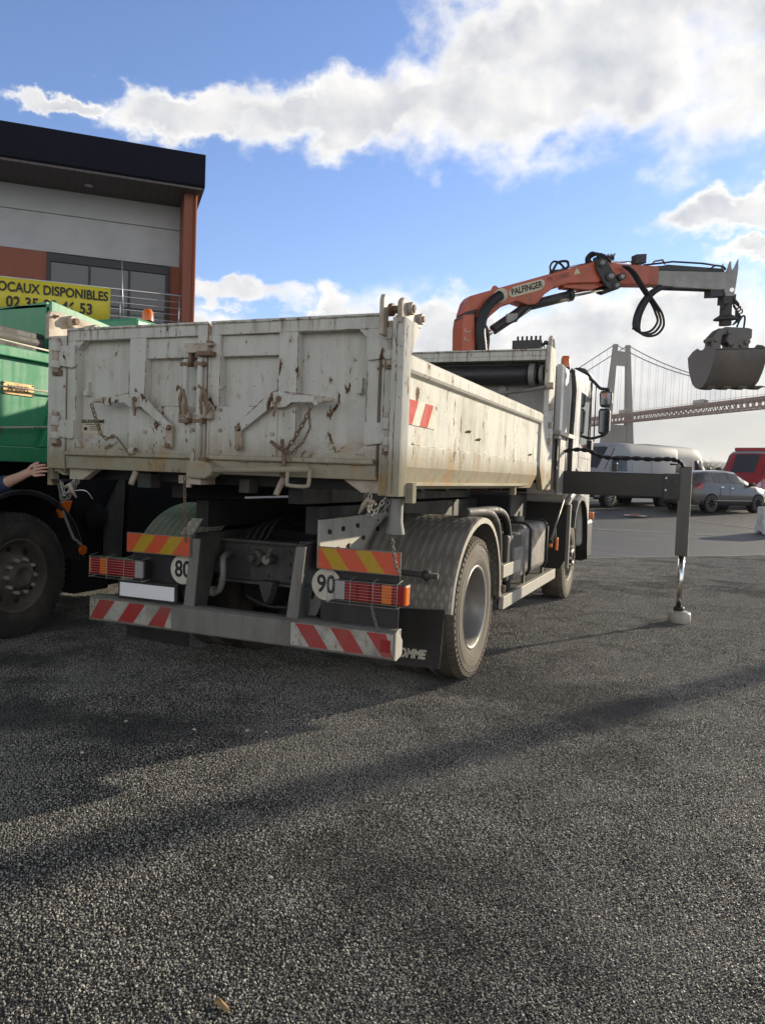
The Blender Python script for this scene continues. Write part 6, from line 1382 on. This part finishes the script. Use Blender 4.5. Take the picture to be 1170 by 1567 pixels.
hub_wheel(gt, -5.44, 1.6, 1, 'tyre', 'rim_brown', 'x', 10); hub_wheel(gt, -7.66, 1.6, -1, 'tyre', 'rim_brown', 'x', 10)
mb = MB(); ap = [(4.82+.70*cos(radians(a)), .56+.70*sin(radians(a))) for a in range(172, -1, -8)]
mb.sweep(ap, [(-5.85, 0), (-5.30, 0), (-5.27, -.012), (-5.275, -.04), (-5.30, -.02), (-5.85, -.02)], 'black_plastic'); mb.build('mudguard', gt, bevel=0)
mb = MB(); mb.tube([(-5.268, a, b-.004) for a, b in ap], .006, 'chassis_dust', 6); mb.build('mudguard_edge', gt, bevel=0)
mb = MB(); mb.cyl((-5.28, 5.50, .70), (-5.255, 5.50, .70), .045, 'lens_orange', 20); mb.build('side_reflector', gt, bevel=.004)
mb = MB(); mb.lathe([(-.30, .10), (-.06, .10), (-.05, .125), (0, .13), (.01, .12), (.01, .05), (.02, .04), (.02, 0)], (-5.33, 5.74, .99), 'x', 'matt_black', 32); mb.build('air_filter', gt, bevel=0)
mb = MB(); mb.box(-7.7, -5.42, 5.55, 6.2, .30, 1.47, 'matt_black'); mb.box(-7.0, -6.1, .6, 8.2, .75, 1.35, 'matt_black'); mb.box(-7.75, -5.36, 5.5, 5.95, .28, .62, 'matt_black'); mb.build('chassis', gt, bevel=.02)
mb = MB(); mb.prism([(5.90, .38), (6.10, .38), (6.14, 1.36), (6.10, 1.36), (5.90, 1.05)], 'x', -5.40, -5.34, 'chassis_dust'); mb.build('step_panel', gt, bevel=.01)
mb = MB(); mb.tube(smooth_path([(-5.36, 5.3, 1.18), (-5.32, 5.42, 1.24), (-5.30, 5.55, 1.24), (-5.30, 5.64, 1.16)], 5), .012, 'chrome', 8); mb.build('air_pipe', gt, bevel=0)
mb = MB(); mb.prism([(5.22, 1.07), (5.30, 1.16), (5.38, 1.16), (5.34, 1.05), (5.26, 1.0)], 'x', -5.32, -5.28, 'lens_orange'); mb.build('orange_tag', gt, bevel=.006)

# ================================================================== person reaching in from the left
import bmesh
def skin(name, nodes, edges, m, parent, sub=2, root=0, smooth=True):
    me = bpy.data.meshes.new(name); base = wloc(parent) if parent else Vector((0, 0, 0))
    me.from_pydata([tuple(Vector(n[0])-base) for n in nodes], edges, []); o = bpy.data.objects.new(name, me); COL.objects.link(o)
    sk = o.modifiers.new('skin', 'SKIN'); sk.use_smooth_shade = True
    for i, n in enumerate(nodes):
        r = n[1]; me.skin_vertices[0].data[i].radius = (r, r) if not isinstance(r, tuple) else r
        me.skin_vertices[0].data[i].use_root = (i == root)
    if sub: sb = o.modifiers.new('sub', 'SUBSURF'); sb.levels = sub; sb.render_levels = sub
    bpy.context.view_layer.update()
    me2 = bpy.data.meshes.new_from_object(o.evaluated_get(bpy.context.evaluated_depsgraph_get()))
    bpy.data.objects.remove(o); me2.name = name; me2.materials.clear(); me2.materials.append(MATS[m])
    o = bpy.data.objects.new(name, me2); COL.objects.link(o)
    if parent: o.parent = parent
    return o
def hand_nodes(N, E, wrist_i, wr, fwd_, upd, nrm, curl, flip=1):
    """palm and five separate fingers; fwd_ = towards fingertips, upd = index side, nrm = back of the hand"""
    wr, fwd_, upd, nrm = map(Vector, (wr, fwd_, upd, nrm))
    N.append((wr+fwd_*.035, .021)); pi_ = len(N)-1; E.append((wrist_i, pi_))
    N.append((wr+fwd_*.070, .020)); pc = len(N)-1; E.append((pi_, pc))
    lens = [(.034, .024, .020), (.038, .027, .021), (.035, .025, .020), (.028, .019, .017)]
    for k in range(4):
        off = .029-.0190*k
        kn_ = wr+fwd_*(.094-.004*abs(k-1))+upd*off+nrm*.004
        N.append((kn_, .0115)); a = len(N)-1; E.append((pc, a)); p = kn_; ang = 0
        for j, L in enumerate(lens[k]):
            ang += curl[j]; d_ = fwd_*cos(ang)-nrm*sin(ang)+upd*(.05-.04*k); p = p+d_*L
            N.append((p, (.0088, .0080, .0068)[j])); E.append((a, len(N)-1)); a = len(N)-1
    # thumb leaves the side of the palm near its base
    t0 = wr+fwd_*.030+upd*.026-nrm*.006; N.append((t0, .0125)); a = len(N)-1; E.append((pi_, a)); p = t0
    for j, L in enumerate((.034, .028, .024)):
        d_ = (fwd_*(.72+.1*j)+upd*(.62-.25*j)-nrm*(.25+.2*j)).normalized(); p = p+d_*L; N.append((p, (.0108, .0098, .0080)[j])); E.append((a, len(N)-1)); a = len(N)-1
pb = Vector((-4.78, 3.80, 0))
person = empty('person', pb, 'person in a navy sleeve at the left edge resting a hand on the tailgate corner', 'person')
def Q(x, y, z): return pb+Vector((x, y, z))
N = [(Q(0, 0, .95), .13), (Q(0, 0, 1.15), .12), (Q(.0, 0, 1.36), .13), (Q(.01, 0, 1.50), .055), (Q(.02, 0, 1.56), .05),
     (Q(.10, -.16, 1.42), .060), (Q(.20, -.16, 1.28), .048), (Q(.30, -.12, 1.25), .050), (Q(.50, -.078, 1.335), .044), (Q(.685, -.062, 1.405), .030)]
E_ = [(0, 1), (1, 2), (2, 3), (3, 4), (2, 5), (5, 6), (6, 7), (7, 8), (8, 9)]
hand_nodes(N, E_, 9, Q(.70, -.060, 1.41), Vector((.955, .06, .29)).normalized(), Vector((-.25, .0, .96)).normalized(), Vector((0, -1, .05)).normalized(), (.30, .55, .45))
b0 = len(N); N += [(Q(.0, .18, 1.42), .06), (Q(-.02, .24, 1.15), .046), (Q(.04, .25, .92), .030)]; E_ += [(2, b0), (b0, b0+1), (b0+1, b0+2)]
hand_nodes(N, E_, b0+2, Q(.045, .25, .90), Vector((.1, 0, -.99)).normalized(), Vector((.99, 0, .1)).normalized(), Vector((0, 1, 0)), (.2, .3, .3))
for sg in (-1, 1):
    k = len(N); N += [(Q(0, sg*.10, .88), .10), (Q(.02, sg*.11, .50), .062), (Q(0, sg*.12, .10), .042), (Q(.13, sg*.13, .04), .035)]; E_ += [(0, k), (k, k+1), (k+1, k+2), (k+2, k+3)]
body = skin('body', N, E_, 'skin', person)
# head with face, one mesh
hd = MB(); hc = Q(.05, 0, 1.67)
rings = [(-.125, .035, .03), (-.11, .055, .05), (-.07, .085, .065), (-.02, .098, .075), (.04, .100, .078), (.09, .088, .070), (.12, .055, .045), (.132, .01, .01)]
vs = []; n = 20
for z, rx, ry in rings:
    for k in range(n):
        a = 2*pi*k/n; x_, y_ = cos(a)*rx, sin(a)*ry
        if cos(a) > .9 and -.06 < z < .02: x_ += .018
        vs.append(hc+Vector((x_, y_, z)))
hd.add(vs, [(i*n+k, i*n+(k+1) % n, (i+1)*n+(k+1) % n, (i+1)*n+k) for i in range(len(rings)-1) for k in range(n)], 'skin', True)
for sg in (-1, 1):
    hd.lathe([(-.008, .0), (-.006, .028), (.006, .03), (.008, 0)], hc+Vector((-.005, sg*.078, -.01)), 'y', 'skin', 12)
    hd.lathe([(-.006, 0), (0, .010), (.004, .007), (.006, 0)], hc+Vector((.092, sg*.032, .012)), 'x', 'ink', 10)
hd.tube([hc+Vector((.092, -.022, -.062)), hc+Vector((.098, 0, -.064)), hc+Vector((.092, .022, -.062))], .005, 'lens_red', 6)
hd.build('head', person, bevel=0, sub=1)
hr = MB(); vs = []
for z, rx, ry in ((-.05, .09, .08), (.0, .106, .088), (.05, .108, .088), (.10, .094, .078), (.135, .05, .045), (.145, .008, .008)):
    for k in range(n):
        a = 2*pi*k/n; f_ = 1 if cos(a) < .35 or z > .06 else .86; vs.append(hc+Vector((cos(a)*rx*f_-.006, sin(a)*ry, z)))
hr.add(vs, [(i*n+k, i*n+(k+1) % n, (i+1)*n+(k+1) % n, (i+1)*n+k) for i in range(5) for k in range(n)], 'hair', True); hr.build('hair', person, bevel=0, sub=1)
skin('jacket', [(Q(0, 0, .86), .155), (Q(0, 0, 1.15), .15), (Q(0, 0, 1.38), .15), (Q(.01, 0, 1.47), .08), (Q(.10, -.16, 1.42), .078), (Q(.20, -.16, 1.28), .066), (Q(.30, -.12, 1.25), .062), (Q(.44, -.088, 1.31), .056), (Q(.53, -.072, 1.348), .056), (Q(.575, -.067, 1.366), .055),
     (Q(.0, .18, 1.42), .078), (Q(-.02, .24, 1.15), .064), (Q(.03, .25, .95), .05)], [(0, 1), (1, 2), (2, 3), (2, 4), (4, 5), (5, 6), (6, 7), (7, 8), (8, 9), (2, 10), (10, 11), (11, 12)], 'navy_cloth', person)
skin('trousers', [(Q(0, 0, .92), .14), (Q(0, -.10, .86), .11), (Q(.02, -.11, .50), .078), (Q(0, -.12, .10), .062), (Q(0, .10, .86), .11), (Q(.02, .11, .50), .078), (Q(0, .12, .10), .062)], [(0, 1), (1, 2), (2, 3), (0, 4), (4, 5), (5, 6)], 'trousers', person)
for sg in (-1, 1): skin('shoe', [(Q(-.05, sg*.12, .05), .05), (Q(.07, sg*.13, .045), .05), (Q(.17, sg*.14, .035), .038)], [(0, 1), (1, 2)], 'black_plastic', person)

# ================================================================== thin winter haze filling the valley
hm = bpy.data.materials.new('haze'); hm.use_nodes = True; nt = hm.node_tree; nt.nodes.clear()
pv = nt.nodes.new('ShaderNodeVolumePrincipled'); pv.inputs['Color'].default_value = (.93, .94, .96, 1); pv.inputs['Density'].default_value = .00013; pv.inputs['Anisotropy'].default_value = .35
mo = nt.nodes.new('ShaderNodeOutputMaterial'); nt.links.new(pv.outputs[0], mo.inputs['Volume']); MATS['haze'] = hm
mb = MB(); mb.box(-5600, 5600, -5600, 5600, -2.0, 140.0, 'haze'); tag(mb.build('haze', bevel=0), 'thin pale winter haze over the yard and the river valley', 'haze', kind='stuff')
